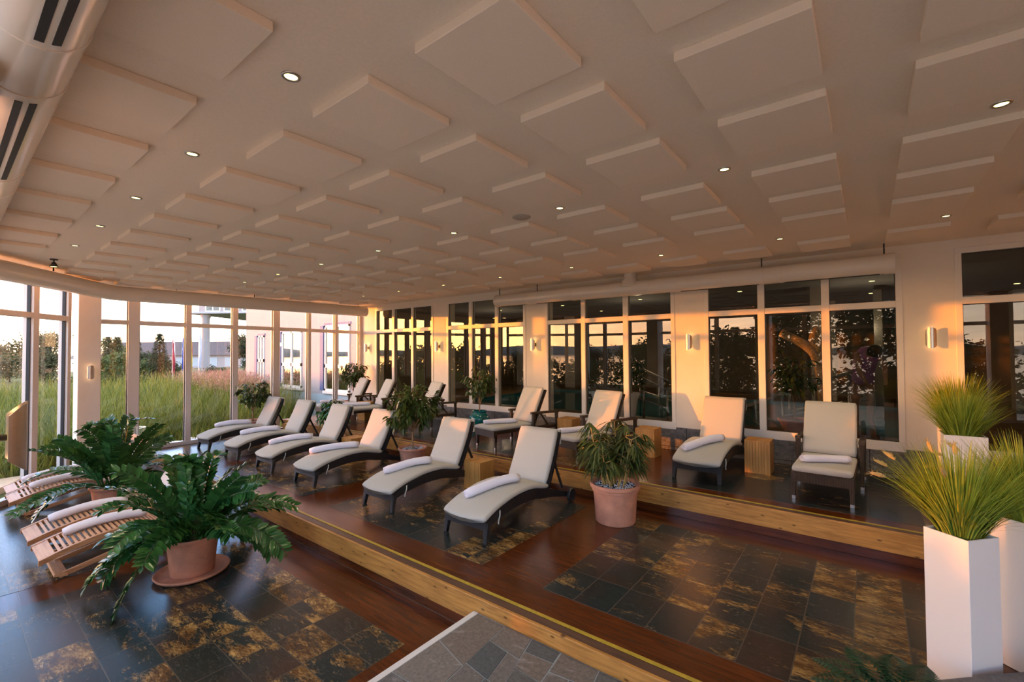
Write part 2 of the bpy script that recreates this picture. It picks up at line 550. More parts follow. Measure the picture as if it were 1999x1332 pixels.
MT['tree_olive'] = leafmat('tree_leaf_olive', (0.07, 0.075, 0.03), (0.17, 0.16, 0.07), 0.6, 0.2)
# ------------------------------------------------------------------ levels of the room
ZL, ZM, ZU, ZC = -0.30, 0.0, 0.30, 3.447
YW = 8.05                                   # window wall to the pool hall
FA, FB, FC = (-12.20, 8.05), (-12.15, 2.05), (-11.80, 1.53)
FD, YF = (-9.35, -0.35), -0.35              # bend into the lake front, and its line

# ------------------------------------------------------------------ floors
mb = MB()
mb.prism([(-12.15, 2.83), (-12.15, 2.05), (-11.80, 1.53), (-9.35, -0.35), (6.0, -0.35), (6.0, 2.83)], -0.5, ZL - 0.002)
mb.cur = 1
mb.prism([(-12.13, 2.37), (-12.13, 2.06), (-11.79, 1.55), (-9.36, -0.30), (-6.68, -0.30), (-6.68, 2.37)], ZL - 0.004, ZL)
mb.prism([(-6.25, -0.30), (-2.97, -0.30), (-2.97, 2.37), (-6.25, 2.37)], ZL - 0.004, ZL)
struct(mb.build('floor', [MT['brown_floor'], MT['slate_low']]))

mb = MB()
mb.box(-12.19, 1.5, 2.83, 5.72, -0.5, ZM - 0.002)
mb.cur = 1
for a, b in ((-12.15, -9.85), (-9.15, -6.40), (-5.70, -2.95), (-2.25, 0.50)):
    mb.box(a, b, 3.27, 5.33, ZM - 0.004, ZM)
struct(mb.build('floor', [MT['brown_floor'], MT['slate_mid']]))

mb = MB()
mb.box(-12.19, 1.5, 5.70, YW, -0.5, ZU - 0.002)
mb.cur = 1
for a, b in ((-12.15, -9.85), (-9.15, -6.40), (-5.70, -2.95), (-2.25, 1.2)):
    mb.box(a, b, 6.02, YW, ZU - 0.004, ZU)
struct(mb.build('floor', [MT['brown_floor'], MT['slate_up']]))

for nm, y, zt in (('trim_1', 2.81, ZM), ('trim_2', 5.68, ZU)):
    mb = MB(); mb.box(-12.18, 1.45, y, y + 0.03, zt - 0.205, zt + 0.001)
    o = struct(mb.build(nm, MT['pine'], bevel=0.004))
    mb = MB(); mb.box(-12.18, 1.45, y + 0.012, y + 0.03, zt - 0.30, zt - 0.206)
    mb.build('base_board', MT['brown_floor'], o)
    mb = MB(); mb.box(-12.18, 1.45, y + 0.031, y + 0.10, zt - 0.01, zt + 0.002)
    mb.build('nosing', MT['nosing'], o)
    mb = MB(); mb.box(-12.18, 1.45, y + 0.113, y + 0.143, zt - 0.01, zt + 0.003)
    mb.build('tread_strip', MT['brass'], o)
    if nm == 'trim_1':
        mb = MB(); mb.box(-12.1, -2.63, y + 0.002, y + 0.011, zt - 0.3, zt - 0.294)
        mb.build('sealing_line', MT['nosing'], o)

# stone landing in front of the step: laid slabs of uneven size over pale joints
def lay_slabs(mb, quad, z, depth, rng, gap=0.005):
    """split a plan quad into uneven slabs and add each as its own raised block"""
    a, b, c, d = [Vector(p) for p in quad]
    w_, h_ = ((b - a).length + (c - d).length) / 2, ((d - a).length + (c - b).length) / 2
    if max(w_, h_) < 0.30 or (depth > 2 and max(w_, h_) < 0.52 and rng.random() < 0.4):
        cen = (a + b + c + d) / 4
        P = [p + (cen - p).normalized() * gap * rng.uniform(0.9, 2.2) for p in (a, b, c, d)]
        dz = rng.uniform(-0.0015, 0.0015)
        mb.add([(p.x, p.y, z - 0.02) for p in P] + [(p.x, p.y, z + dz) for p in P], [(4, 5, 6, 7), (0, 1, 5, 4), (1, 2, 6, 5), (2, 3, 7, 6), (3, 0, 4, 7)])
        return
    s0 = rng.uniform(0.36, 0.64); s1 = min(0.72, max(0.28, s0 + rng.uniform(-0.13, 0.13)))
    if w_ > h_ * rng.uniform(0.8, 1.2):
        p, q = a.lerp(b, s0), d.lerp(c, s1)
        lay_slabs(mb, (a, p, q, d), z, depth + 1, rng, gap); lay_slabs(mb, (p, b, c, q), z, depth + 1, rng, gap)
    else:
        p, q = a.lerp(d, s0), b.lerp(c, s1)
        lay_slabs(mb, (a, b, q, p), z, depth + 1, rng, gap); lay_slabs(mb, (p, q, c, d), z, depth + 1, rng, gap)

rngp = random.Random(5)
mb = MB()
lay_slabs(mb, [(-2.57, 0.5), (1.4, 0.5), (1.4, 2.80), (-2.57, 2.80)], -0.110, 0, rngp)
mb.cur = 1
mb.box(-2.57, 1.4, 0.5, 2.805, ZL - 0.1, -0.1135)
o = struct(mb.build('floor', [MT['paving'], MT['joint']]))
mb = MB(); mb.box(-2.622, -2.571, 0.5, 2.805, ZL - 0.1, -0.109)
mb.build('edge_trim', MT['trim_grey'], o, bevel=0.003)
# low stone kerb right of the terrace
mb = MB()
mb.prism([(0.214, 3.43), (0.592, 3.80), (1.45, 4.61), (1.45, 2.83), (0.30, 2.83)], 0.0, 0.2)
struct(mb.build('floor', MT['paving'], bevel=0.008))

# ------------------------------------------------------------------ window wall
G = [  # panes (x0, x1) of the five window groups
    [(-11.386, -10.659), (-10.554, -9.816), (-9.73, -8.998)],
    [(-8.364, -7.642), (-7.539, -6.812), (-6.714, -5.991)],
    [(-5.339, -4.536), (-4.443, -3.634), (-3.531, -2.73)],
    [(-2.098, -1.357), (-1.26, -0.522), (-0.423, 0.316)],
    [(0.965, 1.75), (1.85, 2.63), (2.73, 3.51)]]
OUT = [(p[0][0] - 0.066, p[-1][1] + 0.07) for p in G]
mb = MB()
xs = [-12.3] + [v for o in OUT for v in o] + [6.0]
for i in range(0, len(xs), 2):
    mb.box(xs[i], xs[i + 1], YW, YW + 0.3, ZU, ZC)
for a, b in OUT:
    mb.box(a, b, YW, YW + 0.3, 3.335, ZC)
    mb.box(a, b, YW + 0.02, YW + 0.3, ZU, 0.66)
struct(mb.build('wall_back', MT['plaster']))
mb = MB()
for i in range(0, len(xs), 2):
    mb.box(max(xs[i], -12.15), min(xs[i + 1], 6), YW - 0.022, YW + 0.001, ZU, 0.70)
for a, b in OUT:
    mb.box(a, b, YW - 0.022, YW + 0.021, ZU, 0.658)
struct(mb.build('baseboard_back', MT['plinth'], bevel=0.004))
for k, (pn, (a, b)) in enumerate(zip(G, OUT)):
    mb = MB()
    y0, y1 = YW - 0.012, YW + 0.09
    mb.box(a, b, y0, y1, 0.66, 0.785)
    mb.box(a, b, y0, y1, 3.262, 3.335)
    mb.box(a, pn[0][0], y0, y1, 0.785, 3.262)
    mb.box(pn[-1][1], b, y0, y1, 0.785, 3.262)
    for i in range(len(pn) - 1):
        mb.box(pn[i][1], pn[i + 1][0], y0, y1, 0.785, 3.262)
    for p in pn:
        mb.box(p[0], p[1], y0 + 0.004, y1, 2.612, 2.702)
    w = struct(mb.build('window_%d' % (k + 1), MT['frame'], bevel=0.004))
    mg, gk = MB(), MB()
    for p in pn:
        for z0, z1 in ((0.785, 2.612), (2.702, 3.262)):
            mg.add([(p[0], YW + 0.05, z0), (p[1], YW + 0.05, z0), (p[1], YW + 0.05, z1), (p[0], YW + 0.05, z1)], [(0, 1, 2, 3)])
            t = 0.008
            for q in ((p[0], p[1], z0, z0 + t), (p[0], p[1], z1 - t, z1), (p[0], p[0] + t, z0, z1), (p[1] - t, p[1], z0, z1)):
                gk.box(q[0], q[1], YW + 0.03, YW + 0.048, q[2], q[3])
    mg.build('glass', MT['glass_in'], w)
    gk.build('gasket', MT['gasket'], w)

# ------------------------------------------------------------------ glazed garden side
def facet(name, A, B, posts, zb, zt, tr, panel_top=ZC):
    """glass facade between plan points A and B; posts = (distance along, width); tr = transom heights at both ends"""
    A, B = Vector((A[0], A[1], 0)), Vector((B[0], B[1], 0))
    L = (B - A).length
    d = (B - A) / L
    M = Matrix(((d.x, -d.y, 0, A.x), (d.y, d.x, 0, A.y), (0, 0, 1, 0), (0, 0, 0, 1)))
    mb = MB()
    dep = 0.07
    mb.box(0, L, -dep, dep, zb, zb + 0.085, M)
    mb.box(0, L, -dep, dep, zt - 0.03, zt, M)
    for c, w in posts:
        mb.box(c - w / 2, c + w / 2, -dep - 0.01, dep, zb + 0.085, zt - 0.03, M)
    edges = sorted(posts)
    for (c0, w0), (c1, w1) in zip(edges[:-1], edges[1:]):
        x0, x1 = c0 + w0 / 2, c1 - w1 / 2
        z0 = tr[0] + (tr[1] - tr[0]) * x0 / L
        z1 = tr[0] + (tr[1] - tr[0]) * x1 / L
        h = 0.045
        vs_ = [(x, y, z + s) for x, z in ((x0, z0), (x1, z1)) for y in (-dep + 0.004, dep - 0.004) for s in (-h, h)]
        mb.add(vs_, [(0, 1, 3, 2), (4, 6, 7, 5), (0, 4, 5, 1), (2, 3, 7, 6), (0, 2, 6, 4), (1, 5, 7, 3)], M)
    w = struct(mb.build(name, MT['facade_frame'], bevel=0.005))
    mg, gk = MB(), MB()
    for (c0, w0), (c1, w1) in zip(edges[:-1], edges[1:]):
        x0, x1 = c0 + w0 / 2, c1 - w1 / 2
        mg.add([(x0, 0, zb + 0.085), (x1, 0, zb + 0.085), (x1, 0, zt - 0.03), (x0, 0, zt - 0.03)], [(0, 1, 2, 3)], M)
        for x in (x0, x1 - 0.014):
            gk.box(x, x + 0.014, -0.02, 0.03, zb + 0.085, zt - 0.03, M)
    mg.build('glass', MT['glass_out'], w)
    gk.build('gasket', MT['gasket'], w)
    mw = MB(); mw.box(0, L, -0.10, 0.10, zt, panel_top, M)
    return w, mw


# garden front (facet 1): from the corner with the window wall to the pillar
yy = [2.02, 2.575, 3.55, 4.52, 5.50, 6.39, 7.20, 8.0]
ww = [0.06, 0.19, 0.11, 0.12, 0.17, 0.09, 0.09, 0.10]
w, mw1 = facet('window_6', FA, (-12.15, 1.95), [(8.05 - y, w_) for y, w_ in zip(yy, ww)], 0.0, 3.44, (2.655, 2.71))
L2 = sqrt((FD[0] - FC[0]) ** 2 + (FD[1] - FC[1]) ** 2)
w, mw2 = facet('window_7', FC, FD, [(0.05, 0.09), (0.86, 0.13), (1.68, 0.10), (2.50, 0.10), (L2 - 0.05, 0.1)], ZL, 3.44, (2.715, 2.715))
xs3 = [-9.3, -8.25, -7.2, -6.15, -5.1, -4.05, -2.6, -1.5, -0.9, 0.9, 1.7, 2.6, 4.05, 5.1, 5.95]
w, mw3 = facet('window_8', FD, (6.0, YF), [(x - FD[0], 0.11) for x in xs3], ZL, 3.44, (2.69, 2.69))
mb = MB()
for m_ in (mw1, mw2, mw3):
    mb.add(m_.v, m_.f)
struct(mb.build('wall_left', MT['plaster']))
mb = MB()
mb.box(-12.30, -11.86, 1.69, 2.02, -0.5, ZC)
for x in (-9.2, -6.15, -2.60, 2.6):
    mb.box(x - 0.2, x + 0.2, YF - 0.1, 0.10, -0.5, ZC)
struct(mb.build('wall_front', MT['plaster'], bevel=0.006))
mb = MB()
mb.box(6.0, 6.2, YF - 0.1, YW + 0.3, -0.5, ZC)
struct(mb.build('wall_right', MT['plaster']))

# ------------------------------------------------------------------ ceiling with acoustic panels
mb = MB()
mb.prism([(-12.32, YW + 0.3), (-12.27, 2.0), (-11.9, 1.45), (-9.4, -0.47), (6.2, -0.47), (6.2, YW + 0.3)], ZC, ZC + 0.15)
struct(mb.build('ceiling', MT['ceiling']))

ROWS = [0.30, 1.32, 2.115, 2.905, 3.92, 4.715, 5.51, 6.87]
ORD = ['first', 'second', 'third', 'fourth', 'fifth', 'sixth', 'seventh', 'eighth', 'ninth', 'tenth', 'eleventh', 'twelfth', 'thirteenth', 'fourteenth', 'fifteenth', 'sixteenth']
COLX = [-0.687 + 0.897 * k for k in range(-13, 3)]


def in_view(p, m_=0.0):
    d = Vector(p) - CAM
    z = d.dot(fw)
    if z < 0.1:
        return False
    u = d.dot(rt) / z * 883.8; v = d.dot(up) / z * 883.8
    return abs(u) < 999 + m_ and abs(v) < 666 + m_


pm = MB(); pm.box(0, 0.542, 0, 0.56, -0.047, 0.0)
pproto = None
for ri, y in enumerate(ROWS):
    vis = []
    for x in COLX:
        cx, cy = x + 0.271, y + 0.28
        if cx < -11.5 or (cy < 1.6 and cx < -11.2 + (1.6 - cy) * 1.35 + 0.55):
            continue
        if any(in_view((x + a, y + b, ZC - 0.05)) for a in (0.02, 0.52) for b in (0.02, 0.54)):
            vis.append(x)
    for ci, x in enumerate(sorted(vis, reverse=True)):
        lab = 'square ceiling panel, %s from the right picture edge in the %s row from the lake front' % (ORD[ci], ORD[ri])
        if pproto is None:
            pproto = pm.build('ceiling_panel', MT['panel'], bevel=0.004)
            tag(pproto, lab, 'ceiling panel', 'square acoustic panels under the ceiling')
            pproto.location = (x, y, ZC)
        else:
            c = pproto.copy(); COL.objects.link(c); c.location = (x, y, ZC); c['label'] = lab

LIGHTS = [[(x, 1.09) for x in (-0.83, -2.26, -3.68, -5.11, -6.54, -7.96)],
          [(x, 3.74) for x in (0.63, -0.84, -2.33, -3.79, -5.26, -6.74, -8.2, -9.6)],
          [(x, 6.55) for x in (0.68, -0.84, -2.35, -3.86, -5.41, -6.95, -8.43, -9.81)]]
dproto = None
for ri, row in enumerate(LIGHTS):
    k = 0
    for x, y in row:
        if not in_view((x, y, ZC)):
            continue
        lab = 'round recessed downlight, %s from the right in the %s light line from the lake front' % (ORD[k], ORD[ri]); k += 1
        if dproto is None:
            dproto = thing('ceiling_downlight', lab, 'ceiling light', (x, y, ZC), 0, 'recessed downlights in three lines')
            mb = MB(); mb.lathe([(0.030, -0.002), (0.034, -0.008), (0.044, -0.007), (0.046, 0.0)], 24)
            mb.build('trim_ring', MT['steel'], dproto, smooth=True)
            mb = MB(); mb.lathe([(0.0, -0.003), (0.032, -0.003)], 24)
            mb.build('lens', MT['lamp'], dproto)
        else:
            dup(dproto, (x, y, ZC), 0, lab)
        ld = bpy.data.lights.new('downlight_beam', 'SPOT')
        ld.energy = 12.0; ld.color = (1.0, 0.80, 0.50); ld.spot_size = radians(95); ld.spot_blend = 0.8; ld.shadow_soft_size = 0.03
        lo = bpy.data.objects.new('downlight_beam', ld); lo.location = (x, y, ZC - 0.012); COL.objects.link(lo)

mb = MB(); mb.lathe([(0.0, -0.012), (0.085, -0.012), (0.095, -0.006), (0.097, 0.0)], 32)
o = mb.build('ceiling_speaker', simple('grey_grille', (0.42, 0.38, 0.33), 0.8, nscale=300, var=0.4), smooth=True)
o.location = (-2.80, 3.744, ZC)
tag(o, 'round grey flush loudspeaker grille in the ceiling beside a downlight', 'loudspeaker')
t = thing('ceiling_spotlight', 'small hanging ceiling spotlight near the left glass corner', 'spotlight', (-9.35, 1.06, ZC))
mb = MB(); mb.lathe([(0, 0), (0.045, 0), (0.045, -0.015), (0.0, -0.015)], 20); mb.build('base', MT['dark_metal'], t)
mb = MB(); mb.tube([(0, 0, -0.01), (0, 0, -0.05)], 0.008); mb.build('stem', MT['dark_metal'], t)
mb = MB(); mb.lathe([(0.015, -0.045), (0.022, -0.05), (0.05, -0.115), (0.045, -0.11)], 20); mb.build('lamp_head', MT['dark_metal'], t, smooth=True)
mb = MB(); mb.lathe([(0.0, -0.10), (0.044, -0.108)], 20); mb.build('bulb', MT['lamp'], t)

# ------------------------------------------------------------------ air ducts
t = thing('air_duct', 'long white ventilation duct hung along the pool hall windows', 'air duct', (-3.1, 7.75, 3.172))
def L(x): return x + 3.1
r = 0.132
mb = MB()
mb.tube([(L(-6.50), 0, 0), (L(0.24), 0, 0)], r, 40)
mb.build('pipe', MT['duct'], t, autosmooth=40)
mb = MB()
mb.lathe([(0, 0.055), (0.06, 0.048), (0.105, 0.025), (r, 0.0), (r + 0.004, -0.03)], 40, Matrix.Translation((L(-6.50), 0, 0)) @ Matrix.Rotation(-pi / 2, 4, 'Y'))
mb.build('end_cap', MT['duct'], t, smooth=True)
mb = MB()
mb.tube([(L(0.20), 0, 0), (L(0.305), 0, 0)], r + 0.006, 40)
mb.build('end_cap', MT['duct'], t, autosmooth=40)
for x in (-5.62, -4.5, -3.72, -2.98, -2.5, -1.22, -0.98):
    mb = MB(); mb.tube([(L(x) - 0.012, 0, 0), (L(x) + 0.012, 0, 0)], r + 0.004, 40)
    mb.build('joint_ring', MT['duct'], t, autosmooth=40)
mb = MB()
mb.tube([(L(-3.35), 0, 0.02), (L(-3.35), 0, 0.14), (L(-3.35), 0, 0.17), (L(-3.35), 0, 0.273)], [0.19, 0.15, 0.115, 0.113], 32)
mb.build('branch_collar', MT['duct'], t, autosmooth=50)
def slot_strip(x0, x1, a, wd, rr, org=(0, 0, 0)):
    m_ = MB()
    ax = []
    for da in (-wd / 2, wd / 2):
        ang = radians(a) + da / rr
        ax.append((sin(ang) * rr, -cos(ang) * rr))
    for s, rad in ((0, 1.0),):
        (ya, za), (yb, zb) = ax
        m_.add([(x0, ya, za), (x1, ya, za), (x1, yb, zb), (x0, yb, zb), (x0, ya * .95, za * .95), (x1, ya * .95, za * .95), (x1, yb * .95, zb * .95), (x0, yb * .95, zb * .95)],
               [(0, 1, 2, 3), (7, 6, 5, 4), (0, 4, 5, 1), (1, 5, 6, 2), (2, 6, 7, 3), (3, 7, 4, 0)])
    return m_
for a, b in ((-6.38, -5.7), (-5.42, -4.56), (-2.45, -1.28), (-0.94, 0.15)):
    for ang in (-10, 14):
        slot_strip(L(a), L(b), ang, 0.022, r + 0.003).build('air_slot', MT['slot'], t)
for x in (-6.42, -5.4, -1.24, 0.2):
    mb = MB(); mb.tube([(L(x), 0, r - 0.01), (L(x), 0, 0.275)], 0.009, 8)
    mb.build('hanger', MT['dark_metal'], t)

DP = [Vector((-11.50, 7.75, 3.235)), Vector((-11.50, 2.12, 3.235)), Vector((-9.02, 0.196, 3.235)), Vector((-0.6, 0.196, 3.235))]
t = thing('air_duct', 'white ventilation duct running round above the garden windows, slotted beside the camera', 'air duct', (0, 0, 0))
R2 = 0.143
pts = [DP[0]]
for i in (1, 2):
    a, b, c = DP[i - 1], DP[i], DP[i + 1]
    u, w_ = (a - b).normalized(), (c - b).normalized()
    for k in range(7):
        s = k / 6
        p = (b + u * 0.25) * (1 - s) ** 2 + b * 2 * s * (1 - s) + (b + w_ * 0.25) * s * s
        pts.append(p)
pts.append(DP[3])
mb = MB(); mb.tube(pts, R2, 48)
mb.build('pipe', MT['duct'], t, autosmooth=40)
for x in (-2.2, -2.66, -4.1, -4.55, -6.0, -6.45, -7.9, -8.35, -0.75):
    mb = MB(); mb.tube([(x - 0.012, 0.196, 3.235), (x + 0.012, 0.196, 3.235)], R2 + 0.004, 48)
    mb.build('joint_ring', MT['duct'], t, autosmooth=40)
for y in (2.6, 4.6, 6.6):
    mb = MB(); mb.tube([(-11.50, y - 0.012, 3.235), (-11.50, y + 0.012, 3.235)], R2 + 0.003, 48)
    mb.build('joint_ring', MT['duct'], t, autosmooth=40)
for a, b in ((-2.14, -0.8), (-4.04, -2.72), (-5.94, -4.61), (-7.84, -6.51), (-9.2, -8.41)):
    for ang in (1, 18):
        m_ = slot_strip(a, b, ang, 0.024, R2 + 0.003)
        m_.v = [(x, y + 0.196, z + 3.235) for x, y, z in m_.v]
        m_.build('air_slot', MT['slot'], t)
for p in ((-11.50, 7.5), (-11.50, 6.05), (-11.50, 4.7), (-11.50, 3.15), (-10.26, 1.16), (-8.5, 0.196), (-5.3, 0.196)):
    mb = MB(); mb.tube([(p[0], p[1], 3.39), (p[0], p[1], ZC)], 0.01, 8)
    mb.build('hanger', MT['dark_metal'], t)

# ------------------------------------------------------------------ wall sconces: a slanted half shell on a short stem
def sconce_shell(R=0.055, off=0.075, h0=0.085, h1=0.135):
    mb = MB()
    n = 20
    def ring(rad, top):
        out = []
        for k in range(n + 1):
            a = pi * k / n
            x, y = cos(a) * rad, -sin(a) * rad
            f = sin(a)
            z = (h0 + (h1 - h0) * f) * (1 if top else -1)
            out.append((x, y - off, z))
        return out
    ob, ot = ring(R, False), ring(R, True)
    ib, it = ring(R - 0.004, False), ring(R - 0.004, True)
    vs_ = ob + ot + ib + it
    N = n + 1
    fs_ = []
    for k in range(n):
        fs_ += [(k, N + k, N + k + 1, k + 1), (2 * N + k, 2 * N + k + 1, 3 * N + k + 1, 3 * N + k),
                (N + k, 3 * N + k, 3 * N + k + 1, N + k + 1), (k, k + 1, 2 * N + k + 1, 2 * N + k)]
    fs_ += [(0, 2 * N, 3 * N, N), (n, N + n, 3 * N + n, 2 * N + n)]
    return mb.add(vs_, fs_)


def make_sconce(label, loc, rz, first=None):
    if first is not None:
        s = dup(first, loc, rz, label)
    else:
        s = thing('wall_sconce', label, 'wall lamp', loc, rz, 'brushed steel wall sconces')
        sconce_shell().build('lamp_shade', MT['steel'], s, autosmooth=40)
        mb = MB(); mb.tube([(0, 0, 0), (0, -0.075, 0)], 0.012, 12); mb.build('stem', MT['dark_metal'], s, autosmooth=40)
        mb = MB(); mb.box(-0.035, 0.035, -0.012, 0.0, -0.04, 0.04); mb.build('wall_plate', MT['dark_metal'], s, bevel=0.003)
        mb = MB(); mb.tube([(0, -0.09, -0.02), (0, -0.09, 0.02)], 0.010, 12); mb.build('bulb', MT['lamp'], s)
    M = Matrix.Translation(loc) @ Matrix.Rotation(rz, 4, 'Z')
    for sz in (-0.105, 0.105):
        ld = bpy.data.lights.new('sconce_light', 'POINT')
        ld.energy = 0.035; ld.color = (1.0, 0.52, 0.22); ld.shadow_soft_size = 0.02
        lo = bpy.data.objects.new('sconce_light', ld)
        lo.location = M @ Vector((0, -0.05, sz)); COL.objects.link(lo)
    return s


s0 = make_sconce('steel wall sconce on the pier right of the fourth window, beside the tall grass', (0.655, YW, 2.19), 0)
make_sconce('steel wall sconce on the sunlit pier between the third and fourth windows', (-2.406, YW, 2.19), 0, s0)
make_sconce('steel wall sconce on the pier between the second and third windows', (-5.684, YW, 2.19), 0, s0)
make_sconce('steel wall sconce on the pier between the first and second windows', (-8.714, YW, 2.19), 0, s0)
make_sconce('steel wall sconce in the far corner beside the garden glazing', (-11.80, YW, 2.18), 0, s0)
make_sconce('steel wall sconce on the white pillar between the garden windows', (-11.86, 1.86, 1.70), pi / 2, s0)
make_sconce('large looking steel wall sconce close to the camera at the left picture edge', (-2.60, 0.10, 1.735), pi, s0)
# ------------------------------------------------------------------ loungers
def spline(pts, n):
    """Catmull-Rom through 2D/3D points, n samples"""
    P = [Vector(p) for p in pts]
    P = [P[0] * 2 - P[1]] + P + [P[-1] * 2 - P[-2]]
    out = []
    m_ = len(P) - 3
    for i in range(n):
        t = i / (n - 1) * m_
        k = min(int(t), m_ - 1); u = t - k
        a, b, c, d = P[k], P[k + 1], P[k + 2], P[k + 3]
        out.append(0.5 * ((2 * b) + (c - a) * u + (2 * a - 5 * b + 4 * c - d) * u * u + (3 * b - a - 3 * c + d) * u ** 3))
    return out


def slab(path, w, th, n_edge=3, bow0=0.0, bow1=0.0, round_=0.45, crown=0.0):
    """cushion: path of (y, z) along the bottom, thickness th along the normal, width w, rounded edges"""
    mb = MB()
    N = len(path)
    rings = []
    r = th * round_
    for i, p in enumerate(path):
        a, b = path[max(i - 1, 0)], path[min(i + 1, N - 1)]
        d = Vector((b[0] - a[0], b[1] - a[1])).normalized()
        nrm = Vector((-d.y, d.x))
        endf = 1.0
        tl = 0.0
        ring = []
        prof = []
        hw = w / 2
        for cx, cz, a0 in ((hw - r, r, -90), (hw - r, th - r, 0), (-hw + r, th - r, 90), (-hw + r, r, 180)):
            for k in range(n_edge + 1):
                t = radians(a0 + 90 * k / n_edge)
                prof.append((cx + r * cos(t), cz + r * sin(t)))
            if a0 == 0:
                for s in (0.5, 0.0, -0.5):
                    prof.append(((hw - r) * s, th + crown * (1 - s * s)))
            if a0 == 180:
                for s in (-0.5, 0.0, 0.5):
                    prof.append(((hw - r) * s, 0.0))
        for x, zz in prof:
            sh = 0.0
            k0 = max(0.0, 1 - i / 3.0); k1 = max(0.0, 1 - (N - 1 - i) / 3.0)
            sh = -bow0 * k0 * (1 - (2 * x / w) ** 2) + bow1 * k1 * (1 - (2 * x / w) ** 2)
            if i in (0, N - 1):
                zz = th / 2 + (zz - th / 2) * 0.72
                x = x * (1 - r * 0.5 / w)
            ring.append(Vector((x, p[0] + nrm.x * zz + d.x * sh, p[1] + nrm.y * zz + d.y * sh)))
        rings.append(ring)
    return mb.loft(rings)


def band(path, x0, x1, top, bot):
    """side rail: path (y, z), extends from z+top to z+bot, between x0 and x1"""
    mb = MB()
    rings = []
    for i, p in enumerate(path):
        t = top[i] if isinstance(top, list) else top
        b = bot[i] if isinstance(bot, list) else bot
        rings.append([Vector((x0, p[0], p[1] + b)), Vector((x1, p[0], p[1] + b)), Vector((x1, p[0], p[1] + t)), Vector((x0, p[0], p[1] + t))])
    return mb.loft(rings)


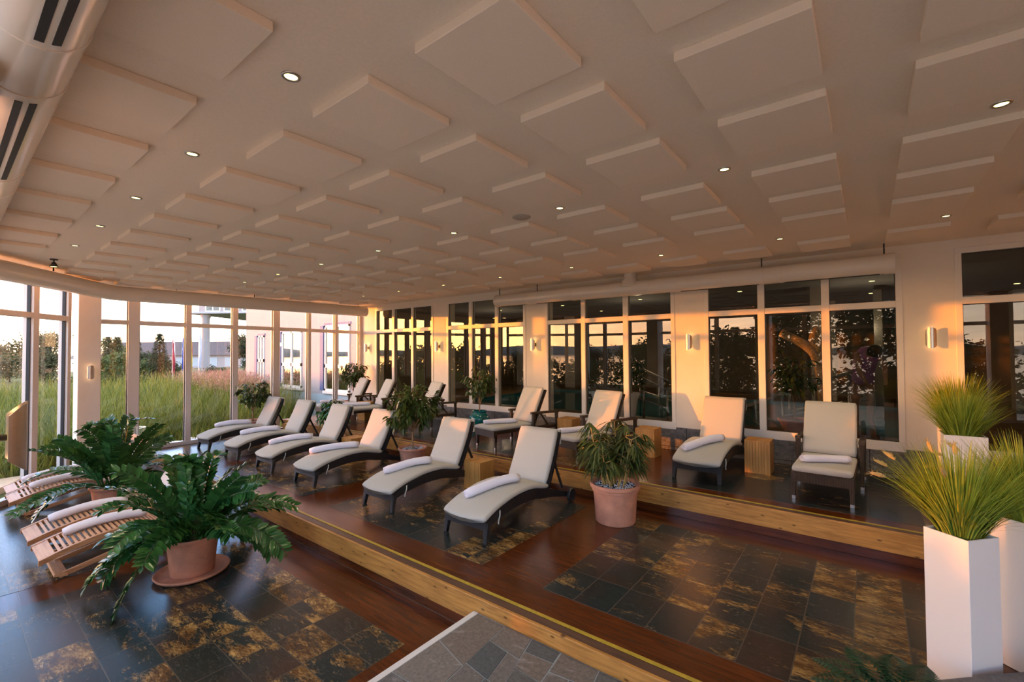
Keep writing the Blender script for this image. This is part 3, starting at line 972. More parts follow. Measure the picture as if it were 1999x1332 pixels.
def make_curved(label, loc, rz):
    t = thing('sun_lounger', label, 'sun lounger', loc, rz, 'curved black wicker loungers with wheels')
    deck = spline([(-0.04, 0.235), (0.2, 0.315), (0.5, 0.365), (0.8, 0.365), (1.05, 0.315), (1.22, 0.275), (1.45, 0.20), (1.72, 0.115)], 28)
    n = len(deck)
    depth = [-0.075 - 0.045 * sin(pi * min(1, i / (n - 1) * 1.1)) for i in range(n)]
    for s in (-1, 1):
        x0, x1 = (0.27, 0.312) if s > 0 else (-0.312, -0.27)
        band(deck, x0, x1, 0.0, depth).build('side_rail', MT['wicker'], t, autosmooth=40)
    mb = MB()
    seatd = [p for p in deck if p[0] < 1.24]
    rings = [[Vector((-0.27, p[0], p[1] - 0.03)), Vector((0.27, p[0], p[1] - 0.03)), Vector((0.27, p[0], p[1] - 0.002)), Vector((-0.27, p[0], p[1] - 0.002))] for p in seatd]
    mb.loft(rings); mb.build('seat_deck', MT['wicker'], t, autosmooth=40)
    mb = MB(); mb.box(-0.312, 0.312, -0.065, -0.035, 0.135, 0.24); mb.build('front_apron', MT['wicker'], t, bevel=0.006)
    for s in (-1, 1):
        mb = MB()
        rings = []
        for z, y, w_ in ((0.22, -0.02, 0.072), (0.14, -0.035, 0.058), (0.06, -0.05, 0.05), (0.0, -0.06, 0.046)):
            cx = s * (0.285 + (0.22 - z) * 0.05)
            rings.append([Vector((cx - w_ / 2, y - w_ / 2, z)), Vector((cx + w_ / 2, y - w_ / 2, z)), Vector((cx + w_ / 2, y + w_ / 2, z)), Vector((cx - w_ / 2, y + w_ / 2, z))])
        mb.loft(rings[::-1]); mb.build('leg', MT['wicker'], t, bevel=0.008)
    mb = MB(); mb.tube([(-0.34, 1.68, 0.09), (0.34, 1.68, 0.09)], 0.014, 10); mb.build('axle', MT['black_plastic'], t)
    for s in (-1, 1):
        mb = MB(); mb.lathe([(0.0, -0.018), (0.03, -0.022), (0.07, -0.014), (0.085, -0.022), (0.09, -0.012), (0.09, 0.012), (0.085, 0.022), (0.07, 0.014), (0.03, 0.022), (0.0, 0.018)], 24,
                            Matrix.Translation((s * 0.345, 1.68, 0.09)) @ Matrix.Rotation(pi / 2, 4, 'Y'))
        mb.build('wheel', MT['black_plastic'], t, autosmooth=40)
    b0, b1 = Vector((1.17, 0.285)), Vector((1.47, 0.965))
    back = [b0 + (b1 - b0) * (i / 9) + Vector((0.02 * sin(pi * i / 9), 0)) for i in range(10)]
    rings = [[Vector((-0.30, p.x + 0.0, p.y)), Vector((0.30, p.x, p.y)), Vector((0.30, p.x + 0.035, p.y - 0.01)), Vector((-0.30, p.x + 0.035, p.y - 0.01))] for p in back]
    mb = MB(); mb.loft(rings); mb.build('backrest', MT['wicker'], t, autosmooth=50)
    for s in (-1, 1):
        mb = MB(); mb.bar((s * 0.25, 1.36, 0.66), (s * 0.25, 1.60, 0.19), 0.022, 0.03); mb.build('prop_bar', MT['black_plastic'], t)
    cpath = [(p[0], p[1] + 0.002) for p in spline([(-0.075, 0.222), (0.05, 0.272), (0.2, 0.317), (0.5, 0.367), (0.8, 0.367), (1.02, 0.322), (1.16, 0.292)], 22)]
    slab(cpath, 0.625, 0.062, 3, bow0=0.06, crown=0.008).build('seat_cushion', MT['cream'], t, smooth=True)
    c0, c1 = Vector((1.155, 0.335)), Vector((1.462, 0.985))
    bpath = [tuple(c0 + (c1 - c0) * (i / 11) + Vector((-0.008, 0.0)) + Vector((0.018 * sin(pi * i / 11), 0))) for i in range(12)]
    slab(bpath, 0.605, 0.075, 3, bow1=-0.012, crown=0.008).build('back_cushion', MT['cream'], t, smooth=True)
    mb = MB(); mb.box(-0.30, 0.30, 1.452, 1.492, 0.80, 0.995, Matrix.Translation((0, 0.02, 0.0))); mb.build('cushion_flap', MT['cream'], t, bevel=0.012)
    for s in (-1, 1):
        mb = MB(); mb.tube([(s * 0.316, 0.16, 0.30), (s * 0.325, 0.15, 0.25), (s * 0.322, 0.13, 0.20), (s * 0.33, 0.115, 0.165)], 0.008, 6); mb.build('tie_strap', MT['cream'], t, smooth=True)
    return t


lounger = make_curved('curved black lounger nearest the camera, wooden stool at its left', (-3.53, 3.70, ZM), radians(1.0))
for x, y, rz, lb in (
        (-5.11, 3.69, 0.5, 'curved black lounger with leaf shadows on its back, left of the foreground wooden stool'),
        (-6.97, 3.66, 0.0, 'curved black lounger with fully sunlit back, in front of the pebble-topped ficus pot'),
        (-8.37, 3.66, 0.0, 'curved black lounger third from the garden windows, wooden stool on its right'),
        (-9.80, 3.66, 0.0, 'curved black lounger second from the garden windows, umbrella plant behind it'),
        (-11.16, 3.62, 0.0, 'curved black lounger nearest the garden windows, at the left end of the row')):
    dup(lounger, (x, y, ZM), radians(rz), lb)
dup(lounger, (-1.83, 6.36, ZU), radians(-1.0), 'curved black lounger on the upper deck between two wooden stools, under a sunlit pier')


def make_armed(label, loc, rz):
    t = thing('armchair_lounger', label, 'sun lounger', loc, rz, 'brown wicker loungers with armrests on the upper deck')
    mb = MB()
    mb.box(-0.30, 0.30, -0.03, 1.50, 0.27, 0.325); mb.build('seat_frame', MT['wicker_brown'], t, bevel=0.008)
    mb = MB(); mb.box(-0.30, 0.30, -0.045, -0.018, 0.215, 0.327); mb.build('front_apron', MT['wicker_brown'], t, bevel=0.006)
    def leg(x, y, z1, w0, w1, tilt=0.0):
        mb = MB(); rings = []
        for z, w_ in ((0.03, w0), (z1, w1)):
            xx = x - tilt * (z1 - z)
            rings.append([Vector((xx - w_ / 2, y - w_ / 2, z)), Vector((xx + w_ / 2, y - w_ / 2, z)), Vector((xx + w_ / 2, y + w_ / 2, z)), Vector((xx - w_ / 2, y + w_ / 2, z))])
        mb.loft(rings)
        o = mb.build('leg', MT['wicker_brown'], t, bevel=0.005)
        mb = MB(); xx = x - tilt * z1; h = w0 / 2 + 0.002
        mb.box(xx - h, xx + h, y - h, y + h, 0.0, 0.042); mb.build('foot_cap', MT['steel'], o, bevel=0.003)
    for s in (-1, 1):
        leg(s * 0.275, 0.0, 0.30, 0.034, 0.06)
        leg(s * 0.335, 0.86, 0.565, 0.036, 0.055)
        leg(s * 0.335, 1.46, 0.565, 0.036, 0.055)
        mb = MB(); mb.bar((s * 0.335, 0.80, 0.585), (s * 0.335, 1.51, 0.565), 0.062, 0.045); mb.build('armrest', MT['wicker_brown'], t, bevel=0.008)
        mb = MB(); mb.bar((s * 0.322, 0.86, 0.29), (s * 0.322, 1.46, 0.29), 0.035, 0.06); mb.build('side_rail', MT['wicker_brown'], t, bevel=0.005)
        mb = MB(); mb.bar((s * 0.27, 1.07, 0.58), (s * 0.27, 1.30, 0.30), 0.022, 0.028); mb.build('prop_bar', MT['wicker_brown'], t)
    b0, b1 = Vector((0.90, 0.34)), Vector((1.22, 1.00))
    rings = []
    for i in range(9):
        p = b0 + (b1 - b0) * (i / 8)
        rings.append([Vector((-0.285, p.x, p.y)), Vector((0.285, p.x, p.y)), Vector((0.285, p.x + 0.032, p.y - 0.014)), Vector((-0.285, p.x + 0.032, p.y - 0.014))])
    mb = MB(); mb.loft(rings); mb.build('backrest', MT['wicker_brown'], t, autosmooth=50)
    slab([(-0.06 + i * 0.0964, 0.327) for i in range(11)], 0.585, 0.072, 3, crown=0.008).build('seat_cushion', MT['cream'], t, smooth=True)
    c0, c1 = Vector((0.895, 0.385)), Vector((1.205, 1.02))
    slab([tuple(c0 + (c1 - c0) * (i / 11)) for i in range(12)], 0.575, 0.07, 3, crown=0.008).build('back_cushion', MT['cream'], t, smooth=True)
    return t


al = make_armed('armchair lounger at the right end of the upper deck, folded towel across its seat', (-0.435, 6.25, ZU), radians(-1.5))
for x, y, rz, lb in (
        (-3.83, 6.22, -11, 'armchair lounger with sunlit back behind the terracotta potted lady palm'),
        (-5.49, 6.22, -13, 'armchair lounger on the upper deck beside the teal pot, below a sunlit pier'),
        (-8.34, 6.22, -17, 'armchair lounger partly hidden behind the ficus with white pebbles'),
        (-10.09, 6.20, -16, 'armchair lounger second from the far corner, towel lying along its seat'),
        (-11.22, 6.20, -14, 'armchair lounger in the far corner in front of the corner ficus')):
    dup(al, (x, y, ZU), radians(rz), lb)


def make_teak(label, loc, rz):
    t = thing('wooden_lounger', label, 'sun lounger', loc, rz, 'slatted teak loungers by the lake front')
    prof = spline([(-0.02, 0.245), (0.25, 0.33), (0.55, 0.385), (0.85, 0.375), (1.08, 0.30), (1.22, 0.275), (1.34, 0.40), (1.46, 0.62), (1.58, 0.87)], 60)
    for s in (-1, 1):
        x0, x1 = (0.268, 0.31) if s > 0 else (-0.31, -0.268)
        band(prof, x0, x1, 0.0, -0.055).build('side_rail', MT['teak'], t, autosmooth=30)
    # slats: measured along the profile
    d = [0.0]
    for a, b in zip(prof[:-1], prof[1:]):
        d.append(d[-1] + (b - a).length)
    def at(s):
        for i in range(len(d) - 1):
            if d[i + 1] >= s:
                u = (s - d[i]) / (d[i + 1] - d[i])
                return prof[i] * (1 - u) + prof[i + 1] * u, (prof[i + 1] - prof[i]).normalized()
        return prof[-1], (prof[-1] - prof[-2]).normalized()
    def plank(s, w_, name):
        p, tg = at(s)
        nr = Vector((-tg.y, tg.x))
        mb = MB(); vs_ = []
        for x in (-0.268, 0.268):
            for a, b in ((-1, -0.026), (1, -0.026), (1, -0.004), (-1, -0.004)):
                q = p + tg * (a * w_ / 2) + nr * b
                vs_.append((x, q.x, q.y))
        mb.add(vs_, [(0, 1, 2, 3), (7, 6, 5, 4), (0, 4, 5, 1), (1, 5, 6, 2), (2, 6, 7, 3), (3, 7, 4, 0)])
        return mb.build(name, MT['teak_x'], t, bevel=0.003)
    plank(0.065, 0.13, 'end_board')
    s = 0.165
    while s < d[-1] - 0.15:
        plank(s, 0.026, 'slat'); s += 0.0465
    plank(d[-1] - 0.055, 0.11, 'end_board')
    for sgn in (-1, 1):
        x = sgn * 0.245
        mb = MB(); mb.bar((x, 0.14, 0.02), (x, 1.62, 0.36), 0.035, 0.05); mb.build('leg', MT['teak'], t, bevel=0.003)
        mb = MB(); mb.bar((x * 0.85, 0.55, 0.345), (x * 0.85, 1.72, 0.022), 0.035, 0.05); mb.build('leg', MT['teak'], t, bevel=0.003)
    mb = MB(); mb.bar((-0.29, 0.15, 0.036), (0.29, 0.15, 0.036), 0.11, 0.028, (0, 0.25, 1)); mb.build('foot_board', MT['teak_x'], t, bevel=0.003)
    mb = MB(); mb.bar((-0.29, 1.70, 0.03), (0.29, 1.70, 0.03), 0.06, 0.03); mb.build('foot_board', MT['teak_x'], t, bevel=0.003)
    # pillow lying on the head end
    p0, tg = at(d[-1] - 0.36); nr = Vector((-tg.y, tg.x))
    mb = MB(); rings = []
    for i in range(13):
        v = -1 + 2 * i / 12
        ring = []
        for k in range(20):
            a = 2 * pi * k / 20
            ex = (abs(cos(a)) ** 0.5) * (1 if cos(a) >= 0 else -1); ez = (abs(sin(a)) ** 0.8) * (1 if sin(a) >= 0 else -1)
            f = max(0.0, 1 - abs(v) ** 3.2)
            q = p0 + tg * (v * 0.145) + nr * (0.055 + ez * 0.055 * f)
            ring.append(Vector((ex * 0.215 * (0.9 + 0.1 * f), q.x, q.y)))
        rings.append(ring)
    mb.loft(rings); mb.build('headrest_pillow', MT['pillow'], t, smooth=True)
    return t


tk = make_teak('slatted teak lounger nearest the camera, right one of the front pair', (-6.98, 0.70, ZL), 0.0)
dup(tk, (-7.78, 0.69, ZL), radians(0.5), 'slatted teak lounger left one of the front pair, behind the large leafy plant')
dup(tk, (-9.93, 0.70, ZL), 0.0, 'slatted teak lounger right one of the rear pair, mostly hidden by foliage')
dup(tk, (-10.62, 0.72, ZL), 0.0, 'slatted teak lounger at the left picture edge, last one before the glazing')

# ------------------------------------------------------------------ rolled towels
def make_towel(name, path, rx, rz_, label, group='rolled white towels on the loungers'):
    mb = MB(); rings = []
    P = [Vector(p) for p in path]
    n = len(P)
    rng = random.Random(len(label))
    ph = rng.random() * 6
    for i, p in enumerate(P):
        d_ = (P[min(i + 1, n - 1)] - P[max(i - 1, 0)]).normalized()
        s_ = d_.cross(Vector((0, 0, 1))).normalized()
        u_ = s_.cross(d_).normalized()
        e = 0.82 if i in (0, n - 1) else 1.0
        ring = []
        for k in range(18):
            a = 2 * pi * k / 18
            wob = 1 + 0.05 * sin(3 * a + ph + i * 0.7)
            rr = wob * e
            zz = sin(a) * rz_ * rr
            ring.append(p + s_ * (cos(a) * rx * rr) + u_ * (zz + rz_))
        rings.append(ring)
    # hollow spiral hint in the ends
    for end in (0, -1):
        c = sum(rings[end], Vector()) / 18
        inner = [c + (q - c) * 0.45 + (P[1] - P[0]).normalized() * (0.012 if end == 0 else -0.012) for q in rings[end]]
        if end == 0: rings.insert(0, inner)
        else: rings.append(inner)
    mb.loft(rings)
    o = mb.build(name, MT['towel'], smooth=True)
    return tag(o, label, 'towel', group)


def deck_curved(y):     # top of the curved lounger's cushion
    P = spline([(-0.075, 0.29), (0.05, 0.338), (0.2, 0.38), (0.5, 0.438), (0.8, 0.44), (1.02, 0.394), (1.16, 0.362)], 60)
    for a, b in zip(P[:-1], P[1:]):
        if a.x <= y <= b.x:
            return a.y + (b.y - a.y) * (y - a.x) / (b.x - a.x)
    return P[-1].y


def towel_curved(lx, ly, lz, p0, p1, label):
    path = []
    for i in range(12):
        u = i / 11
        x = p0[0] + (p1[0] - p0[0]) * u; y = p0[1] + (p1[1] - p0[1]) * u
        path.append((x, y, lz + deck_curved(y - ly) + 0.003))
    make_towel('rolled_towel', path, 0.066, 0.050, label)


towel_curved(-3.53, 3.70, 0, (-3.66, 3.80), (-3.42, 4.47), 'rolled white towel on the foreground curved lounger')
towel_curved(-5.11, 3.69, 0, (-5.25, 3.84), (-4.98, 4.44), 'rolled white towel on the lounger with leaf shadows on its back')
towel_curved(-6.97, 3.66, 0, (-7.25, 3.84), (-6.80, 4.45), 'rolled white towel on the lounger in front of the pebble-topped ficus pot')
towel_curved(-8.37, 3.66, 0, (-8.62, 3.80), (-8.22, 4.40), 'rolled white towel on the curved lounger third from the garden windows')
towel_curved(-9.80, 3.66, 0, (-10.03, 3.86), (-9.63, 4.45), 'rolled white towel on the curved lounger second from the garden windows')
towel_curved(-11.16, 3.62, 0, (-11.44, 3.88), (-11.10, 4.48), 'rolled white towel on the curved lounger nearest the garden windows')
towel_curved(-1.83, 6.36, 0.3, (-2.02, 6.43), (-1.66, 7.00), 'rolled white towel on the curved lounger of the upper deck')


def towel_flat(p0, p1, z, label, bend=0.0, rx=0.06):
    path = []
    for i in range(10):
        u = i / 9
        path.append((p0[0] + (p1[0] - p0[0]) * u, p0[1] + (p1[1] - p0[1]) * u + bend * sin(pi * u), z))
    make_towel('rolled_towel', path, rx, 0.042, label)


ZB = ZU + 0.327 + 0.082
towel_flat((-0.64, 6.40), (-0.18, 6.66), ZB, 'folded white towel across the armchair lounger at the right end', 0.03)
towel_flat((-5.60, 6.28), (-5.22, 6.80), ZB, 'rolled white towel on the armchair lounger beside the teal pot')
towel_flat((-3.98, 6.28), (-3.72, 6.80), ZB, 'rolled white towel on the lounger behind the potted lady palm')
towel_flat((-10.33, 6.30), (-9.95, 6.85), ZB, 'rolled white towel on the armchair lounger second from the far corner')
towel_flat((-11.40, 6.30), (-11.06, 6.80), ZB, 'rolled white towel on the armchair lounger in the far corner')


def deck_teak(y):
    P = spline([(-0.02, 0.245), (0.25, 0.33), (0.55, 0.385), (0.85, 0.375), (1.08, 0.30), (1.22, 0.275)], 60)
    for a, b in zip(P[:-1], P[1:]):
        if a.x <= y <= b.x:
            return a.y + (b.y - a.y) * (y - a.x) / (b.x - a.x)
    return P[-1].y


def towel_teak(lx, ly, p0, p1, label):
    path = []
    for i in range(12):
        u = i / 11
        x = p0[0] + (p1[0] - p0[0]) * u; y = p0[1] + (p1[1] - p0[1]) * u
        path.append((lx + x, ly + y, ZL + deck_teak(y) + 0.0))
    make_towel('rolled_towel', path, 0.066, 0.048, label)


towel_teak(-6.98, 0.70, (-0.10, 0.22), (-0.02, 0.92), 'rolled white towel on the teak lounger nearest the camera')
towel_teak(-7.78, 0.69, (-0.05, 0.20), (0.03, 0.90), 'rolled white towel on the left teak lounger of the front pair')
towel_teak(-9.93, 0.70, (-0.02, 0.22), (0.05, 0.90), 'rolled white towel on the right teak lounger of the rear pair, half under leaves')
towel_teak(-10.62, 0.72, (0.0, 0.18), (0.06, 0.90), 'rolled white towel on the teak lounger at the left picture edge')

# ------------------------------------------------------------------ slatted stools
def make_stool(label, loc, w_, d_, h):
    t = thing('wooden_stool', label, 'side table', loc, 0, 'square slatted wooden side stools')
    mb = MB()
    x = -w_ / 2
    n = 9
    pw = w_ / n
    for i in range(n):
        mb.box(x + i * pw + 0.0012, x + (i + 1) * pw - 0.0012, -d_ / 2, -d_ / 2 + 0.02, 0.0, h - 0.022)
        mb.box(x + i * pw + 0.0012, x + (i + 1) * pw - 0.0012, d_ / 2 - 0.02, d_ / 2, 0.0, h - 0.022)
    for i in range(n):
        y = -d_ / 2 + 0.02 + i * (d_ - 0.04) / n
        for s in (-1, 1):
            a, b = (w_ / 2 - 0.02, w_ / 2) if s > 0 else (-w_ / 2, -w_ / 2 + 0.02)
            mb.box(a, b, y + 0.001, y + (d_ - 0.04) / n - 0.001, 0.0, h - 0.022)
    mb.build('side_panel', MT['cube_wood'], t)
    mb = MB()
    for i in range(n):
        mb.box(x + i * pw + 0.0012, x + (i + 1) * pw - 0.0012, -d_ / 2, d_ / 2, h - 0.021, h)
    mb.build('top', MT['cube_wood'], t)
    return t


st = make_stool('square wooden stool in the foreground between the two nearest curved loungers', (-4.66, 5.12, ZM), 0.325, 0.33, 0.41)
for x, y, z, lb in ((-7.88, 5.05, ZM, 'wooden stool right of the third curved lounger from the garden windows'),
                    (-10.58, 5.20, ZM, 'wooden stool in the shade between the two curved loungers by the garden windows'),
                    (-2.915, 7.40, ZU, 'wooden stool with a plant shadow on it, left of the upper deck curved lounger'),
                    (-1.255, 7.36, ZU, 'wooden stool right of the upper deck curved lounger, half in sun'),
                    (-4.56, 7.58, ZU, 'wooden stool behind the sunlit armchair lounger, by the stone plinth'),
                    (-10.38, 7.02, ZU, 'wooden stool between the two armchair loungers in the far corner')):
    s = dup(st, (x, y, z), 0, lb)
    if z > 0.1: s.scale = (1, 1, 1.12)
# ------------------------------------------------------------------ plants
def leaf(mb, b, d, nrm, L_, W_, fold=0.18, droop=0.15, segs=1):
    d = d.normalized()
    s = d.cross(nrm)
    if s.length < 1e-3:
        s = d.cross(Vector((1, 0, 0.2)))
    s.normalize()
    nn = s.cross(d).normalized()
    g_ = Vector((0, 0, -1))
    if segs == 1:
        c = b + d * (L_ * 0.5) + g_ * (droop * L_ * 0.2)
        t = b + d * L_ + g_ * (droop * L_ * 0.8)
        l = c + s * (W_ / 2) + nn * (fold * W_); r = c - s * (W_ / 2) + nn * (fold * W_)
        mb.add([b, l, c, r, t], [(0, 2, 1), (0, 3, 2), (1, 2, 4), (2, 3, 4)])
    else:
        c1 = b + d * (L_ * 0.28) + g_ * (droop * L_ * 0.08)
        c2 = b + d * (L_ * 0.66) + g_ * (droop * L_ * 0.4)
        t = b + d * L_ + g_ * (droop * L_)
        w1, w2 = W_ * 0.46, W_ * 0.43
        f = nn * (fold * W_)
        mb.add([b, c1 + s * w1 + f, c1, c1 - s * w1 + f, c2 + s * w2 + f, c2, c2 - s * w2 + f, t],
               [(0, 2, 1), (0, 3, 2), (1, 2, 5, 4), (2, 3, 6, 5), (4, 5, 7), (5, 6, 7)])


def rdir(rng, zmin=-1.0, zmax=1.0):
    z = rng.uniform(zmin, zmax); a = rng.uniform(0, 2 * pi); r = sqrt(max(0, 1 - z * z))
    return Vector((r * cos(a), r * sin(a), z))


def pot_mesh(r0, r1, h, rim=0.03, rimh=0.06):
    """hollow flower pot: base radius, top radius, height, rolled rim"""
    return [(0.0, 0.0), (r0 * 0.96, 0.0), (r0, 0.012), (r0 + (r1 - r0) * 0.55, h * 0.55), (r1, h - rimh), (r1 + rim * 0.35, h - rimh + 0.004), (r1 + rim * 0.5, h - rimh * 0.75),
            (r1 + rim * 0.4, h - rimh * 0.62), (r1 + rim, h - rimh * 0.5), (r1 + rim * 1.12, h - rimh * 0.25), (r1 + rim * 0.9, h), (r1 + rim * 0.3, h), (r1 - 0.012, h - 0.02), (r1 - 0.02, h - 0.06), (0.0, h - 0.06)]


def pebbles(parent, R, z, rng, n=170):
    mb = MB()
    for i in range(n):
        a = rng.uniform(0, 2 * pi); rr = R * sqrt(rng.random()) * 0.97
        s = rng.uniform(0.009, 0.017)
        c = Vector((rr * cos(a), rr * sin(a), z + rng.uniform(-0.006, 0.006)))
        q = [c + Vector((s, 0, 0)), c + Vector((0, s * .8, 0)), c - Vector((s * .9, 0, 0)), c - Vector((0, s * .85, 0)), c + Vector((0, 0, s * .7)), c - Vector((0, 0, s * .7))]
        mb.add(q, [(0, 1, 4), (1, 2, 4), (2, 3, 4), (3, 0, 4), (1, 0, 5), (2, 1, 5), (3, 2, 5), (0, 3, 5)])
    o = mb.build('pebbles', MT['pebble'], parent, smooth=True)
    o['kind'] = 'stuff'
    return o


def ficus(name, label, loc, pot, crown_c, crown_r, nleaf, seed, potmat='terracotta', L_=0.085, W_=0.04, mtl='leaf_ficus', pebble=True, droop=0.5, trunk_r=0.018, top=0.0, cat='potted plant'):
    """potted tree: pot=(r0, r1, h), crown centre (relative), crown radii"""
    rng = random.Random(seed)
    t = thing(name, label, cat, loc)
    mb = MB(); mb.lathe(pot_mesh(*pot), 40); mb.build('pot', MT[potmat], t, autosmooth=35)
    h = pot[2]
    mb = MB(); mb.lathe([(0.0, h - 0.045), (pot[1] - 0.014, h - 0.045)], 30); so_ = mb.build('soil', MT['soil'], t)
    if pebble: pebbles(t, pot[1] - 0.02, h - 0.035, rng)
    cc = Vector(crown_c); cr = Vector(crown_r)
    base = Vector((0, 0, h - 0.05))
    trunk = spline([base, base + (cc - base) * 0.35 + Vector((0.012, -0.01, 0)), base + (cc - base) * 0.7 + Vector((-0.015, 0.01, 0)), cc + Vector((0, 0, cr.z * 0.55))], 14)
    mb = MB(); mb.tube(trunk, [trunk_r * (1 - 0.6 * i / 13) for i in range(14)], 9)
    ends = []
    nb = 42
    for i in range(nb):
        u = rng.uniform(0.42, 1.0)
        p = trunk[int(u * 13)]
        d = rdir(rng, -0.35, 0.9)
        q = cc + Vector((d.x * cr.x, d.y * cr.y, d.z * cr.z)) * rng.uniform(0.55, 0.96)
        mid = (p + q) / 2 + Vector((0, 0, 0.03))
        mb.tube([p, mid, q], [0.006, 0.004, 0.0025], 5)
        ends.append((p, mid, q))
    mb.build('trunk', MT['bark'], t, smooth=True)
    mb = MB()
    for i in range(nleaf):
        p, m_, q = ends[rng.randrange(nb)]
        u = rng.uniform(0.35, 1.05)
        b = p * (1 - u) ** 2 + m_ * 2 * u * (1 - u) + q * u * u
        b = b + rdir(rng) * rng.uniform(0.0, 0.05)
        out = (b - cc); out.z *= 0.4
        d = (out.normalized() * 0.8 + rdir(rng) * 0.7 + Vector((0, 0, -droop))).normalized()
        k = rng.uniform(0.75, 1.2)
        leaf(mb, b, d, Vector((0, 0, 1)) + rdir(rng) * 0.4, L_ * k, W_ * k, 0.15, 0.25, 2)
    mb.build('foliage', MT[mtl], t, smooth=True)
    return t


ficus('potted_ficus', 'bushy ficus in a terracotta pot topped with white pebbles, mid terrace', (-6.40, 5.27, ZM), (0.19, 0.225, 0.36), (0.02, 0, 1.03), (0.50, 0.50, 0.66), 1050, 11, L_=0.125, W_=0.052, droop=0.35)
ficus('potted_ficus', 'weeping ficus in a glossy teal ceramic pot on the upper deck', (-6.86, 7.55, ZU), (0.13, 0.16, 0.20), (0, 0, 1.03), (0.37, 0.37, 0.50), 950, 12, 'teal', 0.085, 0.036, pebble=False, droop=0.9)
ficus('potted_ficus', 'dark bushy ficus by the garden windows, left of the row of curved loungers', (-11.79, 4.80, ZM), (0.20, 0.24, 0.42), (0, 0, 1.04), (0.38, 0.38, 0.48), 950, 13, L_=0.085, W_=0.045, mtl='leaf_ficus', pebble=False, droop=0.4)
ficus('potted_ficus', 'slim ficus in the far corner beside the corner sconce', (-11.75, 7.50, ZU), (0.18, 0.21, 0.36), (0.05, 0, 1.13), (0.44, 0.42, 0.55), 800, 14, L_=0.11, W_=0.042, pebble=False, droop=0.4)


# teal jar: belly shape replaces the plain pot
for o in bpy.data.objects:
    if o.name.startswith('pot') and o.parent and 'teal' in o.parent.get('label', '') and o.type == 'MESH':
        me_old = o.data
        mb = MB(); mb.lathe([(0, 0), (0.13, 0), (0.14, 0.02), (0.20, 0.12), (0.235, 0.22), (0.225, 0.30), (0.18, 0.36), (0.15, 0.375), (0.16, 0.40), (0.175, 0.42), (0.165, 0.43), (0.14, 0.41), (0.13, 0.37), (0, 0.36)], 40)
        n_ = mb.build('pot', MT['teal'], o.parent, smooth=True)
        bpy.data.objects.remove(o)
        break


def umbrella_plant():
    rng = random.Random(21)
    t = thing('potted_umbrella_plant', 'umbrella plant with drooping leaves in a terracotta pot behind the second curved lounger', 'potted plant', (-9.17, 5.36, ZM))
    mb = MB(); mb.lathe(pot_mesh(0.20, 0.235, 0.24), 36); mb.build('pot', MT['terracotta'], t, autosmooth=35)
    mb = MB(); mb.lathe([(0, 0.2), (0.22, 0.2)], 24); mb.build('soil', MT['soil'], t)
    pebbles(t, 0.21, 0.205, rng, 120)
    mb = MB()
    tr = spline([(0, 0, 0.18), (0.01, 0.0, 0.4), (-0.01, 0.01, 0.62), (0.01, 0, 0.86)], 10)
    mb.tube(tr, [0.03 - 0.0015 * i for i in range(10)], 9)
    fo = MB()
    for i in range(64):
        p = tr[rng.randrange(5, 10)]
        d = rdir(rng, -0.1, 0.9)
        q = p + d * rng.uniform(0.14, 0.30)
        mb.tube([p, (p + q) / 2 + Vector((0, 0, 0.03)), q], [0.005, 0.004, 0.003], 5)
        for k in range(7):
            a = 2 * pi * k / 7 + rng.random()
            dd = Vector((cos(a), sin(a), -0.55 + rng.uniform(-0.25, 0.2))) + d * 0.5
            leaf(fo, q, dd, Vector((0, 0, 1)), rng.uniform(0.11, 0.17), 0.042, 0.12, 0.45, 2)
    mb.build('trunk', MT['cane'], t, smooth=True)
    fo.build('foliage', MT['leaf_zz'], t, smooth=True)
umbrella_plant()


def lady_palm(name, label, loc, pot, h, seed, potmat='terracotta', n=15, width=0.36, pebble=True):
    rng = random.Random(seed)
    t = thing(name, label, 'potted plant', loc)
    mb = MB(); mb.lathe(pot_mesh(*pot, 0.035, 0.09), 44); mb.build('pot', MT[potmat], t, autosmooth=35)
    ph = pot[2]
    mb = MB(); mb.lathe([(0, ph - 0.05), (pot[1] - 0.015, ph - 0.05)], 30); mb.build('soil', MT['soil'], t)
    if pebble: pebbles(t, pot[1] - 0.02, ph - 0.035, rng, 260)
    st_, fo = MB(), MB()
    for i in range(n):
        a = rng.uniform(0, 2 * pi); r = rng.uniform(0.02, pot[1] * 0.55)
        b = Vector((r * cos(a), r * sin(a), ph - 0.05))
        hh = h * rng.uniform(0.55, 1.0)
        top = b + Vector((cos(a) * width * rng.uniform(0.1, 0.55), sin(a) * width * rng.uniform(0.1, 0.55), hh))
        path = spline([b, b + (top - b) * 0.5 + rdir(rng) * 0.02, top], 8)
        st_.tube(path, [0.010 - 0.0007 * k for k in range(8)], 6)
        for lv in range(3, 8):
            for w in range(2):
                c = path[lv]
                az = rng.uniform(0, 2 * pi)
                pet = Vector((cos(az), sin(az), rng.uniform(0.0, 0.7))).normalized()
                q = c + pet * rng.uniform(0.06, 0.15)
                st_.tube([c, q], [0.004, 0.003], 4)
                for k in range(6):
                    aa = az + (k - 2.5) * 0.42
                    dd = Vector((cos(aa), sin(aa), -0.35 + rng.uniform(-0.35, 0.3)))
                    leaf(fo, q, dd, Vector((0, 0, 1)), rng.uniform(0.13, 0.21), rng.uniform(0.020, 0.031), 0.2, 0.4, 2)
    st_.build('cane', MT['cane'], t, smooth=True)
    fo.build('foliage', MT['leaf_cane'], t, smooth=True)
    return t


lady_palm('potted_lady_palm', 'lady palm in a terracotta pot with white pebbles, right of the nearest lounger', (-2.43, 5.10, ZM), (0.235, 0.262, 0.46), 0.76, 31, n=16, width=0.5)


